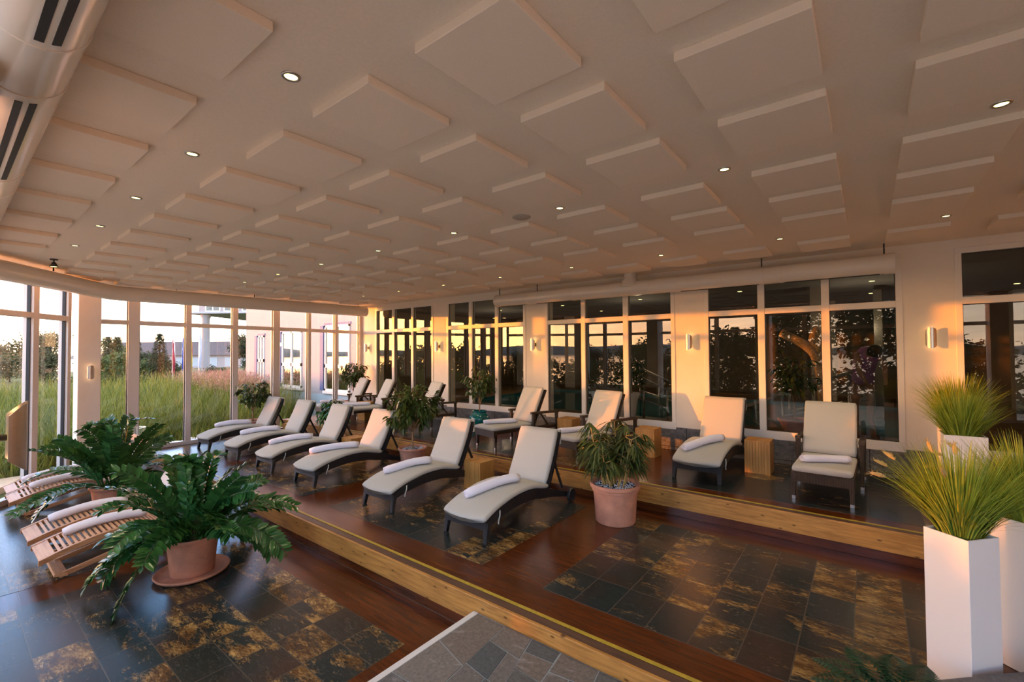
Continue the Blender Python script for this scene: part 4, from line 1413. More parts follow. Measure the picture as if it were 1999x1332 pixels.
def zz_plant(label, loc, pot, seed, nst, reach, hmax, saucer):
    rng = random.Random(seed)
    t = thing('potted_zz_plant', label, 'potted plant', loc)
    if saucer:
        mb = MB(); mb.lathe([(0, 0), (0.29, 0), (0.33, 0.02), (0.345, 0.045), (0.335, 0.052), (0.31, 0.028), (0.27, 0.018), (0, 0.018)], 48); mb.build('saucer', MT['terracotta'], t, smooth=True)
    mb = MB(); mb.lathe([(r, z + (0.018 if saucer else 0)) for r, z in pot_mesh(*pot)], 44); mb.build('pot', MT['terracotta'], t, autosmooth=35)
    ph = pot[2]
    mb = MB(); mb.lathe([(0, ph - 0.04), (pot[1] - 0.014, ph - 0.04)], 30); mb.build('soil', MT['soil'], t)
    st_, fo = MB(), MB()
    for i in range(nst):
        a = 2 * pi * i / nst * 1.0 + rng.uniform(-0.25, 0.25)
        el = rng.choice((0.25, 0.45, 0.75, 1.0, 1.25)) + rng.uniform(-0.12, 0.12)
        Ls = reach * rng.uniform(0.75, 1.1)
        b = Vector((cos(a) * rng.uniform(0.02, pot[1] * 0.6), sin(a) * rng.uniform(0.02, pot[1] * 0.6), ph - 0.05))
        up0 = Vector((cos(a) * cos(el + 0.35), sin(a) * cos(el + 0.35), sin(el + 0.35)))
        path = [b]
        d = up0.normalized()
        seg = 16
        fall = rng.uniform(0.05, 0.17) * (1.25 - el * 0.6)
        for k in range(seg):
            path.append(path[-1] + d * (Ls / seg))
            d = (d + Vector((cos(a) * 0.02, sin(a) * 0.02, -fall))).normalized()
            if path[-1].z > hmax: d.z = min(d.z, 0.05)
        tw = rng.uniform(-0.9, 0.9)
        st_.tube(path, [0.011 - 0.0005 * k for k in range(seg + 1)], 6)
        for k in range(4, int(seg * 1.55) + 1):
            u = k / 1.55
            j = min(int(u), seg - 1)
            p = path[j] + (path[j + 1] - path[j]) * (u - j)
            tg = (path[j + 1] - path[j]).normalized()
            side = tg.cross(Vector((0, 0, 1)))
            if side.length < 0.05: side = Vector((sin(a), -cos(a), 0))
            side.normalize()
            side = (Matrix.Rotation(tw, 3, tg) @ side)
            nr = side.cross(tg)
            sc = 0.55 + 0.6 * sin(pi * min(1, (k - 2) / (seg * 1.55 - 1)) * 0.8 + 0.3)
            for sg in (-1, 1):
                dd = side * sg * 0.85 + tg * 0.62 + nr * rng.uniform(0.0, 0.35)
                leaf(fo, p, dd, nr + rdir(rng) * 0.2, 0.135 * sc * rng.uniform(0.85, 1.15), 0.062 * sc, 0.14, 0.1, 2)
        leaf(fo, path[-1], d, Vector((0, 0, 1)), 0.06, 0.03, 0.1, 0.1, 2)
    st_.build('stem', MT['leaf_zz'], t, smooth=True)
    fo.build('foliage', MT['leaf_zz'], t, smooth=True)


zz_plant('large glossy leafy plant in a terracotta pot on a wide saucer, front left', (-5.74, 1.74, ZL), (0.20, 0.235, 0.40), 41, 40, 1.0, 1.15, True)
zz_plant('large glossy leafy plant in a terracotta pot between the two teak lounger pairs', (-8.86, 1.66, ZL), (0.21, 0.24, 0.42), 42, 34, 1.18, 1.30, False)


def grass_planter(label, loc, rz, w_, h, seed, blades, L_, heads):
    rng = random.Random(seed)
    t = thing('grass_planter', label, 'planter', loc, rz, 'tall square white planters with ornamental grass')
    mb = MB()
    o, i_ = w_ / 2, w_ / 2 - 0.012
    mb.loft([[Vector((-o, -o, 0)), Vector((o, -o, 0)), Vector((o, o, 0)), Vector((-o, o, 0))],
             [Vector((-o, -o, h)), Vector((o, -o, h)), Vector((o, o, h)), Vector((-o, o, h))],
             [Vector((-i_, -i_, h)), Vector((i_, -i_, h)), Vector((i_, i_, h)), Vector((-i_, i_, h))],
             [Vector((-i_, -i_, h - 0.06)), Vector((i_, -i_, h - 0.06)), Vector((i_, i_, h - 0.06)), Vector((-i_, i_, h - 0.06))]])
    mb.build('planter_box', MT['white_planter'], t, bevel=0.004)
    mb = MB(); mb.box(-i_, i_, -i_, i_, h - 0.09, h - 0.045); mb.build('soil', MT['soil'], t)
    fo = MB()
    for k in range(blades):
        a = rng.uniform(0, 2 * pi); r = i_ * sqrt(rng.random()) * 0.8
        b = Vector((r * cos(a), r * sin(a), h - 0.05))
        lean = rng.uniform(0.0, 0.62) ** 1.0
        d = Vector((cos(a) * lean, sin(a) * lean, 1)).normalized()
        Ls = L_ * rng.uniform(0.55, 1.08)
        fall = rng.uniform(0.05, 0.30) * lean * 1.3
        seg = 6
        P = [b]
        for q in range(seg):
            P.append(P[-1] + d * Ls / seg)
            d = (d + Vector((cos(a), sin(a), 0)) * 0.035 + Vector((0, 0, -fall))).normalized()
        s = Vector((-sin(a + rng.uniform(-0.8, 0.8)), cos(a), 0)).normalized()
        wd = rng.uniform(0.0024, 0.0046)
        vs_, fs_ = [], []
        for q, p in enumerate(P):
            ww = wd * (1 - (q / seg) ** 2 * 0.9)
            vs_ += [p + s * ww, p - s * ww]
        for q in range(seg):
            fs_.append((2 * q, 2 * q + 1, 2 * q + 3, 2 * q + 2))
        fo.add(vs_, fs_)
    for k in range(heads):
        hd = MB()
        a = rng.uniform(0, 2 * pi)
        lean = rng.uniform(0.2, 0.75)
        d = Vector((cos(a) * lean, sin(a) * lean, 1)).normalized()
        b = Vector((cos(a) * 0.04, sin(a) * 0.04, h - 0.05))
        P = [b]
        for q in range(7):
            P.append(P[-1] + d * (L_ * rng.uniform(0.8, 1.0) / 7)); d = (d + Vector((cos(a) * 0.05, sin(a) * 0.05, -0.12 * lean))).normalized()
        fo.tube(P, 0.0016, 4)
        e = [P[-1] + d * (0.016 * q) + Vector((0, 0, -0.0016 * q * q * 0.3)) for q in range(7)]
        hd.tube(e, [0.004, 0.010, 0.0125, 0.0125, 0.011, 0.008, 0.002], 7)
        for q in range(70):
            c = e[rng.randrange(0, 7)]
            dd = (rdir(rng) + d * 1.2).normalized()
            leaf(hd, c, dd, Vector((0, 0, 1)), 0.032, 0.003, 0.0, 0.1)
        hd.build('seed_head', MT['grass_head'], t)
    fo.build('foliage', MT['grass_pot'], t)
    return t


grass_planter('white square planter of feathery grass nearest the camera, lower right', (0.425, 3.885, ZM), radians(50.0), 0.24, 0.93, 51, 1500, 0.58, 7)
grass_planter('white square planter of grass at the right picture edge, second from the camera', (0.80, 4.36, ZM), radians(50.0), 0.26, 0.95, 52, 1400, 0.58, 4)
grass_planter('white square planter of grass on the upper deck below the right sconce', (0.70, 6.10, ZU), radians(3.0), 0.30, 0.93, 53, 1000, 0.46, 0)
grass_planter('white square planter of grass farthest from the camera, against the right pier', (0.80, 7.25, ZU), radians(3.0), 0.32, 0.93, 54, 1300, 0.58, 0)


def fern():
    rng = random.Random(61)
    t = thing('potted_fern', 'dark green fern fronds at the bottom edge in front of the white planter', 'potted plant', (0.11, 3.10, ZM))
    mb = MB(); mb.lathe(pot_mesh(0.07, 0.09, 0.14, 0.012, 0.03), 28); mb.build('pot', MT['terracotta'], t, autosmooth=35)
    fo = MB()
    for i in range(11):
        a = 2 * pi * i / 11 + rng.uniform(-0.2, 0.2)
        d = Vector((cos(a) * 0.55, sin(a) * 0.55, 1)).normalized()
        p = Vector((cos(a) * 0.02, sin(a) * 0.02, 0.12))
        for k in range(18):
            q = p + d * 0.024
            fo.tube([p, q], 0.0018, 4, False)
            s = d.cross(Vector((0, 0, 1))).normalized()
            w = 0.12 * sin(pi * (k + 3) / 21)
            for sg in (-1, 1):
                leaf(fo, q, s * sg + d * 0.55, Vector((0, 0, 1)), w, 0.030, 0.1, 0.2)
            p = q
            d = (d + Vector((cos(a) * 0.05, sin(a) * 0.05, -0.075))).normalized()
    fo.build('foliage', MT['leaf_fern'], t)
fern()

t = thing('glass_vase', 'clear glass cylinder vase standing beside the white pillar behind the rear leafy plant', 'vase', (-11.35, 2.45, ZL))
mb = MB(); mb.lathe([(0.0, 0.0), (0.15, 0.0), (0.16, 0.02), (0.16, 0.88), (0.166, 0.90), (0.150, 0.90), (0.150, 0.03), (0.0, 0.03)], 36)
mb.build('vase_body', MT['vase_glass'], t, autosmooth=40)
# ------------------------------------------------------------------ pool hall behind the window wall
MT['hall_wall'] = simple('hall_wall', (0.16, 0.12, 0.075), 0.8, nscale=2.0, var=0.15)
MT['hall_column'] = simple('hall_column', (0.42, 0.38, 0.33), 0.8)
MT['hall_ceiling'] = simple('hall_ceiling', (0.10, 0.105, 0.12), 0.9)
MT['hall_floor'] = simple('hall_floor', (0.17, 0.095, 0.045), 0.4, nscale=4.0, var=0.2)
MT['pool_tile'] = simple('pool_tile', (0.02, 0.13, 0.16), 0.3, nscale=12.0, var=0.2)
MT['mosaic'] = simple('dark_mosaic', (0.05, 0.045, 0.035), 0.3, nscale=90.0, var=0.9)
ZH = 0.62
mb = MB()
mb.box(-12.4, 6.0, 8.35, 9.5, 0.1, ZH); mb.box(-12.4, 6.0, 14.5, 17.0, 0.1, ZH)
mb.box(-12.4, -9.5, 9.5, 14.5, 0.1, ZH); mb.box(1.2, 6.0, 9.5, 14.5, 0.1, ZH)
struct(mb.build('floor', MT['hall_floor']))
mb = MB()
mb.box(-12.6, -12.4, 8.36, 17.2, 0, ZC); mb.box(6.0, 6.2, 8.35, 17.2, 0, ZC); mb.box(-12.4, 6.0, 17.0, 17.2, 0, ZC)
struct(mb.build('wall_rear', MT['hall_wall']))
mb = MB(); mb.box(-12.6, 6.2, 8.35, 17.2, 3.40, 3.55)
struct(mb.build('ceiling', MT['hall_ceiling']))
t = thing('swimming_pool', 'dark teal swimming pool seen through the windows of the inner hall', 'swimming pool', (-4.15, 12.0, ZH))
mb = MB()
mb.box(-5.35, 5.35, -2.5, 2.5, -1.6, -1.5)
mb.box(-5.35, 5.35, -2.5, -2.46, -1.5, -0.001); mb.box(-5.35, 5.35, 2.46, 2.5, -1.5, -0.001)
mb.box(-5.35, -5.31, -2.46, 2.46, -1.5, -0.001); mb.box(5.31, 5.35, -2.46, 2.46, -1.5, -0.001)
mb.build('basin', MT['pool_tile'], t)
m_, gg, out = mat('pool_water')
pbsdf(gg, out, (0.012, 0.13, 0.155), 0.04, 0.0, 0.5, gg.noise(gg.n('ShaderNodeTexCoord').outputs['Object'], 3.0, 2.0), 0.05, 0.05)
mb = MB(); mb.box(-5.31, 5.31, -2.46, 2.46, -0.3, -0.06)
mb.build('water', m_, t)
for i, x in enumerate((-11.6, -9.2, -5.0, -0.9, 2.9)):
    mb = MB(); mb.box(x - 0.22, x + 0.22, 15.4, 15.84, ZH, 3.4)
    struct(mb.build('wall_column', MT['hall_column']))
mb = MB(); mb.box(0.12, 0.26, 12.2, 12.9, ZH, 3.3)
struct(mb.build('wall_column', MT['mosaic']))
mb = MB(); mb.box(-0.95, -0.65, 11.6, 12.0, ZH, 3.4)
struct(mb.build('wall_column', MT['hall_column']))

hl = None
k = 0
for y in (9.0, 11.5, 14.0):
    for x in (-11.9, -9.5, -7.1, -4.7, -2.3, 0.1, 2.5):
        lab = 'small downlight in the dark inner hall ceiling, %s from the left in its %s line' % (ORD[int((x + 11.95) / 2.4)], ORD[int((y - 9) / 2.5)])
        if hl is None:
            mb = MB(); mb.lathe([(0.0, -0.004), (0.035, -0.004), (0.05, 0.0)], 20)
            hl = mb.build('hall_downlight', MT['lamp']); hl.location = (x, y, 3.40)
            tag(hl, lab, 'ceiling light', 'downlights of the inner pool hall')
        else:
            c = hl.copy(); COL.objects.link(c); c.location = (x, y, 3.40); c['label'] = lab
for x in (-9.6, -4.8, 0.0):
    ld = bpy.data.lights.new('hall_light', 'POINT'); ld.energy = 11; ld.color = (1.0, 0.72, 0.42); ld.shadow_soft_size = 0.1
    lo = bpy.data.objects.new('hall_light', ld); lo.location = (x, 11.5, 2.5); COL.objects.link(lo)

def railing(label, loc, rz):
    t = thing('stair_railing', label, 'railing', loc, rz)
    for y in (-0.45, 0.45):
        mb = MB()
        mb.tube([(-0.9, y, 1.1), (0.85, y, 0.35), (0.3, y, 0.02), (-0.6, y, -0.1)], 0.021, 10)
        mb.build('handrail', MT['steel'], t, smooth=True)
        for x, z in ((-0.85, 1.08), (-0.4, 0.88), (0.1, 0.67)):
            mb = MB(); mb.tube([(x, y, -0.05), (x, y, z)], 0.019, 10); mb.build('post', MT['steel'], t, smooth=True)
        mb = MB(); mb.tube([(-0.85, y, 0.55), (0.1, y, 0.30)], 0.014, 8); mb.build('rail', MT['steel'], t, smooth=True)
railing('stainless steel pool stair railing behind the right pane of the third window', (-3.35, 9.75, ZH - 0.05), 0.0)
railing('stainless steel pool stair railing behind the terracotta pot in the fourth window', (-1.1, 9.75, ZH - 0.05), pi)

lady_palm('potted_lady_palm', 'sunlit palm in a white pot behind the third window, inside the pool hall', (-3.95, 8.95, ZH), (0.15, 0.21, 0.55), 0.72, 32, 'white_planter', 12, 0.4, False)
ficus('potted_ficus', 'sunlit leafy tree in a terracotta pot behind the fourth window, inside the pool hall', (-0.98, 8.85, ZH), (0.15, 0.21, 0.28), (0.0, 0, 0.95), (0.36, 0.34, 0.50), 520, 15, L_=0.11, W_=0.05, pebble=False)

# gnarled bare trunk that catches the low sun
MT['trunk_pale'] = simple('pale_trunk', (0.62, 0.44, 0.26), 0.85, nscale=35.0, var=0.35, bump_s=0.5)
t = thing('bare_tree_trunk', 'gnarled forked bare trunk catching orange sunlight behind the fourth window', 'tree trunk', (-0.66, 10.2, ZH))
mb = MB(); mb.tube(spline([(0.02, 0, -0.5), (0.0, 0, 0.3), (-0.02, 0, 0.95), (-0.10, 0, 1.30), (-0.28, 0, 1.52), (-0.66, 0.05, 1.76)], 22), [0.10 - 0.001 * i for i in range(22)], 14)
mb.build('trunk', MT['trunk_pale'], t, smooth=True)
mb = MB(); mb.tube(spline([(-0.06, 0, 1.2), (-0.03, 0.02, 1.45), (-0.10, 0.03, 1.62), (-0.08, 0.03, 1.85)], 10), [0.07, 0.075, 0.085, 0.10, 0.115, 0.12, 0.115, 0.10, 0.07, 0.03], 12)
mb.build('branch', MT['trunk_pale'], t, smooth=True)

# person bending forward at the doorway of the pool hall
t = thing('person', 'person in a purple top bending forward behind the right pane of the fourth window', 'person', (-0.08, 10.6, ZH + 0.0), radians(200))
me = bpy.data.meshes.new('body')
J = [((0, 0, 0.90), 0.15), ((0, 0.03, 1.05), 0.14), ((0, 0.14, 1.22), 0.15), ((0, 0.30, 1.34), 0.15), ((0, 0.40, 1.36), 0.06), ((0, 0.46, 1.36), 0.085), ((0, 0.55, 1.36), 0.095),
     ((0.17, 0.31, 1.33), 0.06), ((0.20, 0.40, 1.08), 0.045), ((0.15, 0.52, 0.88), 0.035), ((0.14, 0.56, 0.80), 0.035),
     ((-0.17, 0.31, 1.33), 0.06), ((-0.20, 0.40, 1.08), 0.045), ((-0.15, 0.52, 0.88), 0.035), ((-0.14, 0.56, 0.80), 0.035),
     ((0.10, 0.0, 0.82), 0.10), ((0.11, 0.02, 0.47), 0.062), ((0.11, -0.01, 0.10), 0.042), ((0.11, 0.13, 0.035), 0.034),
     ((-0.10, 0.0, 0.82), 0.10), ((-0.11, 0.02, 0.47), 0.062), ((-0.11, -0.01, 0.10), 0.042), ((-0.11, 0.13, 0.035), 0.034)]
E_ = [(0, 1), (1, 2), (2, 3), (3, 4), (4, 5), (5, 6), (3, 7), (7, 8), (8, 9), (9, 10), (3, 11), (11, 12), (12, 13), (13, 14), (0, 15), (15, 16), (16, 17), (17, 18), (0, 19), (19, 20), (20, 21), (21, 22)]
me.from_pydata([j[0] for j in J], E_, [])
ob = bpy.data.objects.new('body', me); COL.objects.link(ob); ob.parent = t
me.materials.append(MT['skin'])
sk = ob.modifiers.new('skin', 'SKIN'); ob.modifiers.new('sub', 'SUBSURF').render_levels = 2
for v, (_, r) in zip(me.skin_vertices[0].data, J):
    v.radius = (r, r); 
me.skin_vertices[0].data[0].use_root = True
sk.use_smooth_shade = True
mb = MB()
def ring(c, rx, ry, d):
    d = Vector(d).normalized(); s = Vector((1, 0, 0)); u = d.cross(s).normalized()
    return [Vector(c) + s * rx * cos(2 * pi * k / 18) + u * ry * sin(2 * pi * k / 18) for k in range(18)]
mb.loft([ring((0, -0.03, 0.80), 0.19, 0.17, (0, 0.1, 1)), ring((0, 0.0, 0.95), 0.185, 0.165, (0, 0.2, 1)), ring((0, 0.07, 1.12), 0.175, 0.155, (0, 0.6, 1)), ring((0, 0.20, 1.27), 0.19, 0.16, (0, 0.9, 0.6)), ring((0, 0.31, 1.345), 0.185, 0.15, (0, 1, 0.4)), ring((0, 0.38, 1.36), 0.09, 0.09, (0, 1, 0.2))])
mb.build('top', MT['purple'], t, smooth=True)
mb = MB(); mb.lathe([(0.0, 0.125), (0.06, 0.11), (0.10, 0.06), (0.11, 0.0), (0.10, -0.06), (0.0, -0.06)], 20, Matrix.Translation((0, 0.53, 1.385)) @ Matrix.Rotation(radians(-30), 4, 'X'))
mb.build('hair', MT['dark_bark'], t, smooth=True)

# ------------------------------------------------------------------ outdoors
MT['lawn'] = simple('lawn', (0.07, 0.10, 0.025), 0.95, nscale=1.2, var=0.4)
MT['shore'] = simple('shore_ground', (0.10, 0.09, 0.05), 0.95, nscale=0.5, var=0.4)
m_, gg, out = mat('lake_water')
nz = gg.noise(gg.mapping(gg.n('ShaderNodeTexCoord').outputs['Object'], scale=(1, 1, 1)), 0.9, 3.0)
pbsdf(gg, out, (0.05, 0.055, 0.06), 0.10, 0.0, 0.6, nz, 0.15, 0.2)
MT['lake'] = m_
mb = MB(); mb.box(-420, 420, -420, 420, -2.2, -0.9)
# the land: a plate around the house with the lake beginning some way out
land = MB()
land.prism([(-90, 60), (-90, 4), (-60, -8), (-30, -14), (0, -16), (30, -14), (60, -10), (60, 60)], -1.6, -0.46)
struct(land.build('terrain', MT['lawn']))
struct(mb.build('water', MT['lake']))
mb = MB(); mb.prism([(-9.6, -0.55), (-13.2, 1.2), (-13.2, -8.0), (9.0, -8.0), (9.0, -0.55)], -0.7, -0.34)  # unseen pale terrace, added to bounce skylight up onto the ceiling
struct(mb.build('terrain', simple('bounce_terrace', (0.62, 0.50, 0.38), 0.8, nscale=2.0, var=0.1)))
MT['hills'] = simple('far_hills', (0.22, 0.20, 0.17), 0.95, nscale=0.03, var=0.3)  # hill colour lightened with distance haze mixed in
def ridge(name, pts, h, seed):
    rng = random.Random(seed)
    mb = MB(); rings = []
    n = 60
    P = spline(pts, n)
    for i, p in enumerate(P):
        a, b = P[max(i - 1, 0)], P[min(i + 1, n - 1)]
        d = (b - a).normalized(); s = Vector((-d.y, d.x, 0))
        hh = h * (0.6 + 0.4 * sin(i * 0.31 + seed) + 0.25 * sin(i * 0.83)) + 1
        rings.append([p + s * 60 + Vector((0, 0, -3)), p - s * 60 + Vector((0, 0, -3)), p - s * 22 + Vector((0, 0, hh * 0.6)), p + Vector((0, 0, hh)), p + s * 22 + Vector((0, 0, hh * 0.6))])
    mb.loft(rings)
    struct(mb.build(name, MT['hills'], smooth=True))
ridge('hill', [(-420, 160, 0), (-400, -40, 0), (-340, -220, 0), (-200, -330, 0), (0, -370, 0), (200, -330, 0)], 6, 3)


def tree_mesh(seed, h, spread, nl, trunk_h, ls):
    rng = random.Random(seed)
    tr, fo = MB(), MB()
    top = Vector((rng.uniform(-.2, .2), rng.uniform(-.2, .2), h * 0.8))
    path = spline([(0, 0, 0), (rng.uniform(-.1, .1), 0.05, trunk_h), tuple(top)], 9)
    tr.tube(path, [0.17 * h / 7 * (1 - 0.085 * i) for i in range(9)], 9)
    ends = []
    for i in range(22):
        p = path[rng.randrange(3, 9)]
        d = rdir(rng, -0.15, 0.95)
        q = p + Vector((d.x * spread, d.y * spread, d.z * (h - p.z) * 0.95)) * rng.uniform(0.5, 1.0)
        tr.tube([p, (p + q) / 2 + Vector((0, 0, 0.15)), q], [0.05 * h / 7, 0.035 * h / 7, 0.015], 5)
        ends.append(q); ends.append((p + q) / 2)
    for i in range(nl):
        c = ends[rng.randrange(len(ends))]
        b = c + rdir(rng) * (rng.random() ** 0.6) * spread * 0.36
        leaf(fo, b, rdir(rng, -0.8, 0.5), rdir(rng), ls * rng.uniform(0.7, 1.3), ls * 0.6, 0.15, 0.2)
    return tr, fo


def conifer_mesh(seed, h, r, nl, ls):
    rng = random.Random(seed)
    tr, fo = MB(), MB()
    tr.tube([(0, 0, 0), (0, 0, h * 0.97)], [0.03 * h, 0.01], 8)
    for i in range(nl):
        z = h * (rng.random() ** 1.5) * 0.97 + 0.1
        rr = r * (1 - z / h) * rng.uniform(0.35, 1.0) + 0.04
        a = rng.uniform(0, 2 * pi)
        leaf(fo, Vector((cos(a) * rr, sin(a) * rr, z)), Vector((cos(a), sin(a), rng.uniform(-0.5, 0.25))), Vector((0, 0, 1)), ls * rng.uniform(0.7, 1.4), ls * 0.5, 0.1, 0.2)
    return tr, fo


TREES = {}
def tree(kind, label, loc, s=1.0, rz=0.0, mtl='tree_dark', group=None):
    if kind not in TREES:
        if kind == 'conifer': TREES[kind] = conifer_mesh(5, 6.0, 1.5, 2600, 0.30)
        elif kind == 'bush': TREES[kind] = tree_mesh(6, 2.6, 1.5, 2600, 0.35, 0.17)
        elif kind == 'loose': TREES[kind] = tree_mesh(7, 8.0, 3.0, 3000, 2.6, 0.30)
        else: TREES[kind] = tree_mesh(8, 7.0, 2.6, 4200, 1.6, 0.30)
    tr, fo = TREES[kind]
    nm = {'conifer': 'conifer_tree', 'bush': 'garden_bush'}.get(kind, 'garden_tree')
    t = thing(nm, label, 'bush' if kind == 'bush' else 'tree', loc, rz, group)
    t.scale = (s, s, s)
    key = (kind, mtl)
    if key not in tree.cache:
        a = tr.build('trunk', MT['dark_bark'], t, smooth=True)
        b = fo.build('crown', MT[mtl], t)
        tree.cache[key] = (a, b)
    else:
        for q in tree.cache[key]:
            c = q.copy(); COL.objects.link(c); c.parent = t
tree.cache = {}

ZG = -0.46
tree('bush', 'green rounded bush at the left of the garden, next to the white pillar', (-34.3, 6.1, ZG), 0.95, 0.5, 'tree_green')
tree('bush', 'low green bush left of the dark conifer', (-38.2, 8.1, ZG), 0.85, 2.5, 'tree_green')
tree('conifer', 'tall dark conifer with a pointed tip in the middle of the garden view', (-35.7, 8.9, ZG), 0.64, 0.3, 'tree_dark')
tree('broad', 'dark broad tree at the left foot of the pointed conifer', (-38.9, 8.9, ZG), 0.40, 1.3, 'tree_dark')
tree('broad', 'dark low tree at the right foot of the pointed conifer', (-37.8, 9.8, ZG), 0.38, 2.2, 'tree_dark')
tree('conifer', 'slim sunlit conifer above the green bush', (-47.4, 8.5, ZG), 0.66, 2.0, 'tree_olive')
tree('conifer', 'second slim sunlit conifer left of the wide window post', (-48.1, 9.2, ZG), 0.66, 1.0, 'tree_olive')
tree('conifer', 'slim sunlit conifer right of the wide window post', (-46.9, 10.2, ZG), 0.62, 1.5, 'tree_olive')
tree('loose', 'loose branched tree behind the sunlit conifers', (-63.0, 11.6, ZG), 0.56, 0.0, 'tree_green')
tree('loose', 'airy tree seen through the left glass pane', (-51.0, 5.7, ZG), 0.56, 1.7, 'tree_olive')
tree('broad', 'broad tree seen through the left glass pane', (-60.7, 5.8, ZG), 0.70, 0.7, 'tree_olive')
tree('broad', 'hazy tree at the far left edge of the glazing', (-74.8, 4.9, ZG), 0.56, 2.4, 'tree_olive')
tree('bush', 'olive bush under the airy tree in the left glass pane', (-50.5, 5.3, ZG), 0.95, 0.2, 'tree_olive')
tree('bush', 'olive bush beneath the broad tree at the left', (-56.0, 5.3, ZG), 1.0, 1.2, 'tree_olive')
tree('bush', 'pale bush at the left edge of the glazing', (-62.0, 4.3, ZG), 0.95, 2.2, 'tree_green')
tree('bush', 'low bush at the outer left edge of the garden', (-60.0, 3.3, ZG), 0.9, 3.2, 'tree_olive')
tree('bush', 'dark hedge bush below the flags', (-39.5, 11.0, ZG), 0.62, 0.9, 'tree_dark')
tree('bush', 'dark bush at the foot of the first portico column', (-34.0, 11.5, ZG), 0.60, 2.9, 'tree_dark')
tree('bush', 'dark bush at the foot of the second portico column', (-33.0, 12.2, ZG), 0.52, 4.0, 'tree_green')
tree('bush', 'bush under the portico near the white facade', (-38.2, 15.8, ZG), 0.60, 4.6, 'tree_olive')
tree('broad', 'tree behind the portico columns beside the white facade', (-62.5, 24.7, ZG), 0.75, 1.6, 'tree_dark')
# trees and shrubs on the lake side, visible mirrored in the inner windows
for i, (x, y, k, s, m_, lb) in enumerate((
        (-2.6, -8.2, 'broad', 0.72, 'tree_dark', 'big dark tree on the lake side mirrored in the fourth window'),
        (0.4, -9.5, 'broad', 0.80, 'tree_dark', 'tall dark tree on the lake side mirrored in the right pane of the fourth window'),
        (-5.2, -9.0, 'bush', 1.30, 'tree_dark', 'dark lakeside bush mirrored in the third window'),
        (-7.3, -10.0, 'bush', 1.22, 'tree_dark', 'dark lakeside bush mirrored in the left pane of the third window'),
        (-6.0, -12.5, 'conifer', 0.65, 'tree_dark', 'dark lakeside conifer mirrored in the third window'),
        (-11.5, -11.0, 'bush', 1.15, 'tree_green', 'lakeside bush mirrored in the second window'),
        (-15.0, -11.5, 'bush', 1.0, 'tree_dark', 'lakeside bush mirrored between the first and second windows'),
        (-20.0, -10.5, 'bush', 0.9, 'tree_dark', 'lakeside bush mirrored in the first window'),
        (-13.7, -8.6, 'bush', 0.78, 'tree_green', 'lower lakeside bush shading the foot of the grass planters'),
        (-20.7, -5.1, 'bush', 1.12, 'tree_dark', 'tall lakeside bush shading the pier between the second and third windows'),
        (-23.9, -5.3, 'bush', 1.22, 'tree_dark', 'tall lakeside bush shading the pier between the first and second windows'),
        (-27.5, -6.0, 'bush', 1.0, 'tree_green', 'lakeside bush farthest along the garden side'),
        (-17.3, -9.2, 'bush', 0.80, 'tree_dark', 'small lakeside bush between two taller ones'),
        (-9.2, -9.4, 'bush', 0.92, 'tree_dark', 'lakeside bush mirrored beside the teal pot'),
        (3.4, -10.2, 'bush', 1.1, 'tree_dark', 'lakeside bush mirrored in the fifth window'),
        (-2.9, -10.9, 'bush', 1.05, 'tree_dark', 'lakeside bush at the foot of the big dark trees'))):
    tree(k, lb, (x, y, ZG), s, i * 1.1, m_)

# clipped hedge along the lake side, seen mirrored in the inner windows
rng = random.Random(91)
hb = MB()
for i in range(15000):
    x = rng.uniform(-34.0, 8.0)
    y = -9.9 + rng.uniform(-0.55, 0.55) + max(0, -x - 20) * 0.05
    top_ = 1.70 + 0.14 * sin(x * 0.9) + 0.10 * sin(x * 2.3 + 1)
    z = ZG + top_ * (rng.random() ** 0.7)
    leaf(hb, Vector((x, y, z)), rdir(rng, -0.3, 0.8), rdir(rng), 0.20 * rng.uniform(0.7, 1.4), 0.12, 0.15, 0.2)
tag(hb.build('hedge', MT['tree_dark']), 'long dark hedge on the lake side, mirrored low in the inner windows', 'hedge', kind='stuff')

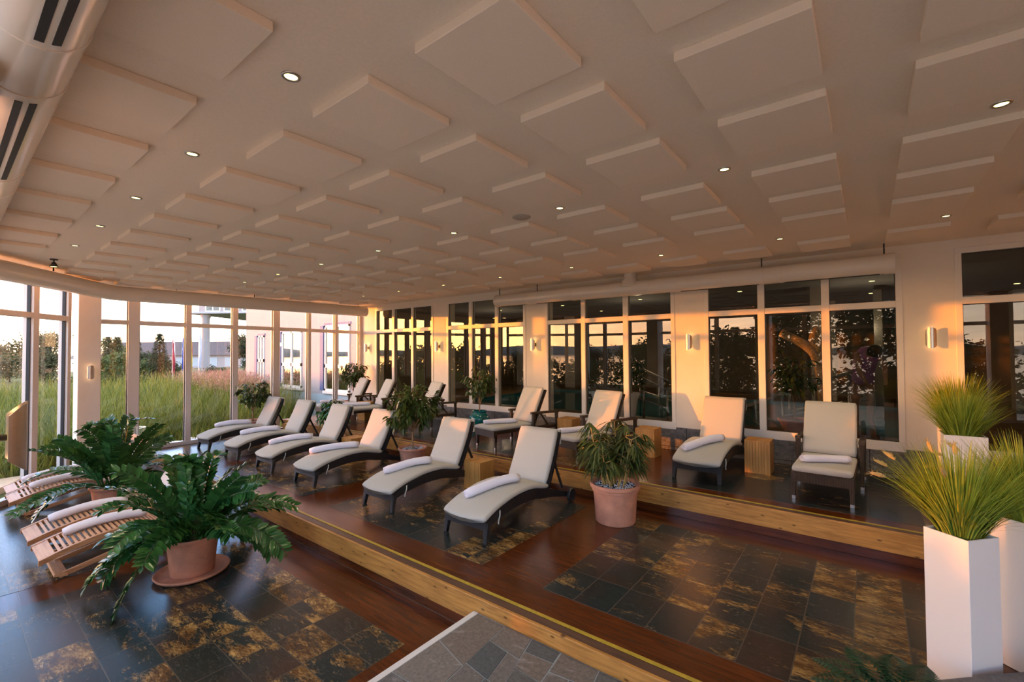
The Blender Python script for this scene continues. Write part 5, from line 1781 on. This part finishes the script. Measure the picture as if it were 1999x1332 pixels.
# tall meadow grass along the glazing
def meadow():
    rng = random.Random(71)
    fo, pk = MB(), MB()
    def blade(mb, b, a, lean, Ls, wd):
        d = Vector((cos(a) * lean, sin(a) * lean, 1)).normalized()
        s = Vector((-sin(a), cos(a), 0))
        P = [b]
        for q in range(3):
            P.append(P[-1] + d * Ls / 3); d = (d + Vector((cos(a) * 0.1, sin(a) * 0.1, -0.30 * lean - 0.06))).normalized()
        vs_ = []
        for q, p in enumerate(P):
            w_ = wd * (1 - q / 3.3); vs_ += [p + s * w_, p - s * w_]
        mb.add(vs_, [(0, 1, 3, 2), (2, 3, 5, 4), (4, 5, 7, 6)])
        return P[-1], d
    n = 0
    while n < 1150:
        x = rng.uniform(-26.0, -13.1); y = rng.uniform(-2.5, 8.4)
        if x > -13.4 - max(0, 0.5 - y) * 0.3: continue
        near = (-12.6 - x)
        if rng.random() > 1.0 - near / 26.0: continue
        if near < 1.6 and y > 3.2 and rng.random() < 0.7: continue
        if y > 7.0 and x > -16.5: continue
        hgt = (0.95 + 0.5 * min(1, near / 6.0)) * rng.uniform(0.8, 1.15)
        if near < 2.4 and y > 3.0: hgt *= 0.55
        c0 = rng.random() * 6.28
        for k in range(26):
            a = rng.uniform(0, 6.28); r = 0.22 * sqrt(rng.random())
            blade(fo, Vector((x + cos(a) * r, y + sin(a) * r, ZG)), a, rng.uniform(0.1, 0.75), hgt * rng.uniform(0.8, 1.3), 0.010 + near * 0.0007)
        n += 1
    n = 0
    while n < 330:
        x = rng.uniform(-27.0, -17.0); y = rng.uniform(6.3, 13.5)
        if y < 6.2 + ( -17.0 - x) * 0.12: continue
        if y > 8.3 and x > -22.5: continue
        for k in range(9):
            a = rng.uniform(0, 6.28)
            e, d = blade(fo, Vector((x, y, ZG)), a, rng.uniform(0.1, 0.45), rng.uniform(1.3, 1.75), 0.012)
            for q in range(7):
                leaf(pk, e + rdir(rng) * 0.10, rdir(rng, -0.2, 1.0), Vector((0, 0, 1)), 0.16, 0.022, 0.0, 0.2)
        n += 1
    tag(fo.build('meadow_grass', MT['meadow']), 'tall green meadow grass growing outside the garden windows', 'grass', kind='stuff')
    tag(pk.build('grass_plumes', MT['pink_plume']), 'hazy pink plumes of ornamental grass behind the green meadow', 'grass plumes', kind='stuff')
meadow()
for i, (x, y, z, s, lb) in enumerate(((-13.6, 3.7, ZG, 0.34, 'pale grey boulder outside the garden glazing at the floor edge'), (-14.2, 4.25, ZG, 0.26, 'small pale grey boulder behind the window post'), (-15.8, 3.0, ZG, 0.5, 'flat grey rock lying in the meadow grass'))):
    rng = random.Random(80 + i)
    mb = MB(); rings = []
    for a in range(7):
        th = -pi / 2 + pi * a / 6
        rings.append([Vector((cos(th) * cos(2 * pi * k / 11) * s * 1.5 * rng.uniform(.85, 1.1), cos(th) * sin(2 * pi * k / 11) * s * rng.uniform(.85, 1.1), sin(th) * s * 0.7)) for k in range(11)])
    mb.loft(rings)
    o = mb.build('boulder', MT['pebble'], autosmooth=30); o.location = (x, y, z + 0.1)
    tag(o, lb, 'boulder')

# white neighbouring building with blue shutters
MT['render_white'] = simple('white_render', (0.36, 0.32, 0.315), 0.9, nscale=1.5, var=0.03)
MT['plinth_blue'] = simple('blue_grey_plinth', (0.36, 0.43, 0.46), 0.8)
MT['shutter'] = simple('blue_shutter', (0.05, 0.09, 0.22), 0.6)
MT['slate_roof'] = simple('slate_roof', (0.10, 0.09, 0.10), 0.8, nscale=3.0, var=0.2)
t = thing('building', 'white building with tall windows and blue shutters beyond the garden glazing', 'building', (-17.0, 9.0, ZG))
def W(x): return x + 17.0
mb = MB(); mb.box(W(-22.9), W(-12.61), 0.0, 6.0, 0.95, 8.5); mb.build('wall', MT['render_white'], t)
mb = MB(); mb.box(W(-22.88), W(-12.61), -0.02, 5.98, 0.0, 0.95); mb.build('plinth', MT['plinth_blue'], t)
for xa, xb, zt, zb in ((-15.9, -14.27, 3.05, 0.64), (-19.27, -17.64, 2.92, 0.66), (-21.55, -20.95, 2.82, 0.80)):
    za, zc = zb - ZG, zt - ZG
    mb = MB()
    cx = (xa + xb) / 2
    f = 0.07
    for a, b, c, d in ((xa, xb, za, za + f), (xa, xb, zc - f, zc), (xa, xa + f, za, zc), (xb - f, xb, za, zc), (cx - f * .6, cx + f * .6, za, zc), (xa, xb, za + 0.85, za + 0.98)):
        mb.box(W(a), W(b), -0.05, 0.03, c, d)
    w = mb.build('window', MT['frame'], t)
    mb = MB(); mb.box(W(xa + f), W(xb - f), -0.01, 0.0, za + f, zc - f); mb.build('pane', MT['glass_far'], w)
    mb = MB(); mb.box(W(xa - 0.29), W(xa - 0.05), -0.07, -0.01, za, zc); mb.build('shutter', MT['shutter'], t, bevel=0.01)
    mb = MB(); mb.box(W(xa - 0.05), W(xb + 0.1), -0.10, 0.0, za - 0.1, za); mb.build('window_sill', MT['frame'], t)
    mb = MB(); mb.box(W(xa - 0.06), W(xb + 0.06), -0.03, 0.0, zc, zc + 0.09); mb.build('lintel', MT['shutter'], t)

t = thing('portico', 'white portico with round columns and a glazed storey above, behind the flags', 'building', (-43.0, 13.3, ZG), 0.665)
# local x runs along the glazed front, y leads away from the house
for (x, y, k) in ((1.0, -0.6, 0.27), (2.2, 6.0, 0.27), (3.8, 15.0, 0.27)):
    mb = MB(); mb.lathe([(k * 1.4, 0), (k * 1.4, 0.25), (k * 1.05, 0.35), (k, 5.3), (k * 1.3, 5.45), (k * 1.4, 5.66)], 24, Matrix.Translation((x, y, 0)))
    mb.build('column', MT['render_white'], t, autosmooth=40)
mb = MB(); mb.box(-0.2, 6.4, -1.2, 17.0, 5.66, 5.72); mb.build('floor_slab', MT['render_white'], t)
mb = MB(); mb.box(0.0, 6.4, 0.0, 16.0, 5.72, 9.9); mb.build('wall', MT['render_white'], t)
mb = MB(); mb.box(-0.15, 6.4, -0.5, 0.0, 5.725, 5.88); mb.build('balcony_edge', MT['plinth_blue'], t)
for x0 in (0.55, 2.05, 3.55):
    mb = MB()
    for a, b, c, d in ((x0, x0 + 1.25, 5.90, 6.0), (x0, x0 + 1.25, 8.8, 8.9), (x0, x0 + 0.1, 5.90, 8.9), (x0 + 1.15, x0 + 1.25, 5.90, 8.9), (x0 + 0.58, x0 + 0.67, 5.90, 8.9), (x0, x0 + 1.25, 6.55, 6.65)):
        mb.box(a, b, -0.06, 0.02, c, d)
    w = mb.build('window', MT['frame'], t)
    mb = MB(); mb.box(x0 + 0.05, x0 + 1.2, -0.02, -0.005, 5.95, 8.85); mb.build('pane', MT['bay_glass'], w)

t = thing('building', 'long low building with a dark slate roof far behind the flags', 'building', (-98.5, 30.7, -0.8), radians(38))
mb = MB(); mb.box(-14, 16, -4, 4, 0, 2.6); mb.build('wall', MT['render_white'], t)
mb = MB(); mb.loft([[Vector((x, -4.6, 2.5)), Vector((x, 4.6, 2.5)), Vector((x, 2.0, 5.0)), Vector((x, -2.0, 5.0))] for x in (-14.5, 16.5)]); mb.build('roof', MT['slate_roof'], t)
for i in range(10):
    x = -13 + i * 2.9
    mb = MB(); mb.box(x, x + 1.5, -4.06, -4.0, 0.5, 2.1); mb.build('window', MT['plinth_blue'], t)

# flags hanging limp on white poles
def flag(label, x, y, top, cols):
    t = thing('flag_pole', label, 'flag', (x, y, ZG), 0, 'limp flags on white poles in front of the portico')
    mb = MB(); mb.tube([(0, 0, 0), (0, 0, top)], [0.05, 0.03], 10); mb.build('pole', MT['frame'], t, smooth=True)
    mb = MB()
    n, m2 = 16, 14
    mats = [simple('flag_cloth', c, 0.9) for c in cols]
    for i in range(n + 1):
        for j in range(m2 + 1):
            u_ = i / n; v_ = j / m2
            w = 0.05 + 0.34 * v_ * (0.35 + 0.65 * sin(pi * min(1, u_ * 1.1)))
            a = v_ * 9.0 + u_ * 2
            mb.v.append((0.04 + w * 0.75 + 0.02 * sin(a), 0.06 * sin(a * 1.3), top - 0.15 - u_ * 1.9 - v_ * 0.35))
    for i in range(n):
        for j in range(m2):
            k = i * (m2 + 1) + j
            mb.f.append((k, k + 1, k + m2 + 2, k + m2 + 1)); mb.mi.append(int(j / m2 * len(cols)) if len(cols) > 1 else 0)
    o = mb.build('cloth', mats, t, smooth=True)
    so_ = o.modifiers.new('thick', 'SOLIDIFY'); so_.thickness = 0.006
flag('limp red and white flag on a pole, leftmost of the flags', -33.8, 9.1, 3.6, [(0.8, 0.76, 0.74), (0.35, 0.03, 0.05), (0.8, 0.76, 0.74), (0.35, 0.03, 0.05)])
flag('limp blue flag on a pole beside the window post', -33.3, 9.47, 3.7, [(0.02, 0.05, 0.35)])
flag('limp dark striped flag on a pole half behind the window post', -32.95, 9.75, 3.7, [(0.03, 0.03, 0.03), (0.4, 0.03, 0.03), (0.6, 0.45, 0.05)])
flag('limp pale flag on a pole nearest the portico columns', -30.2, 9.38, 4.0, [(0.75, 0.70, 0.74), (0.5, 0.55, 0.7)])

# round stone basin right of the planters
t = thing('stone_basin', 'low round grey stone basin behind the grass planters at the right edge', 'basin', (2.6, 6.35, 0.0))
mb = MB(); mb.lathe([(0, 0), (1.45, 0), (1.5, 0.02), (1.5, 0.80), (1.48, 0.84), (1.22, 0.84), (1.20, 0.80), (1.20, 0.70), (0, 0.70)], 56); mb.build('basin_wall', MT['plinth'], t, autosmooth=35)
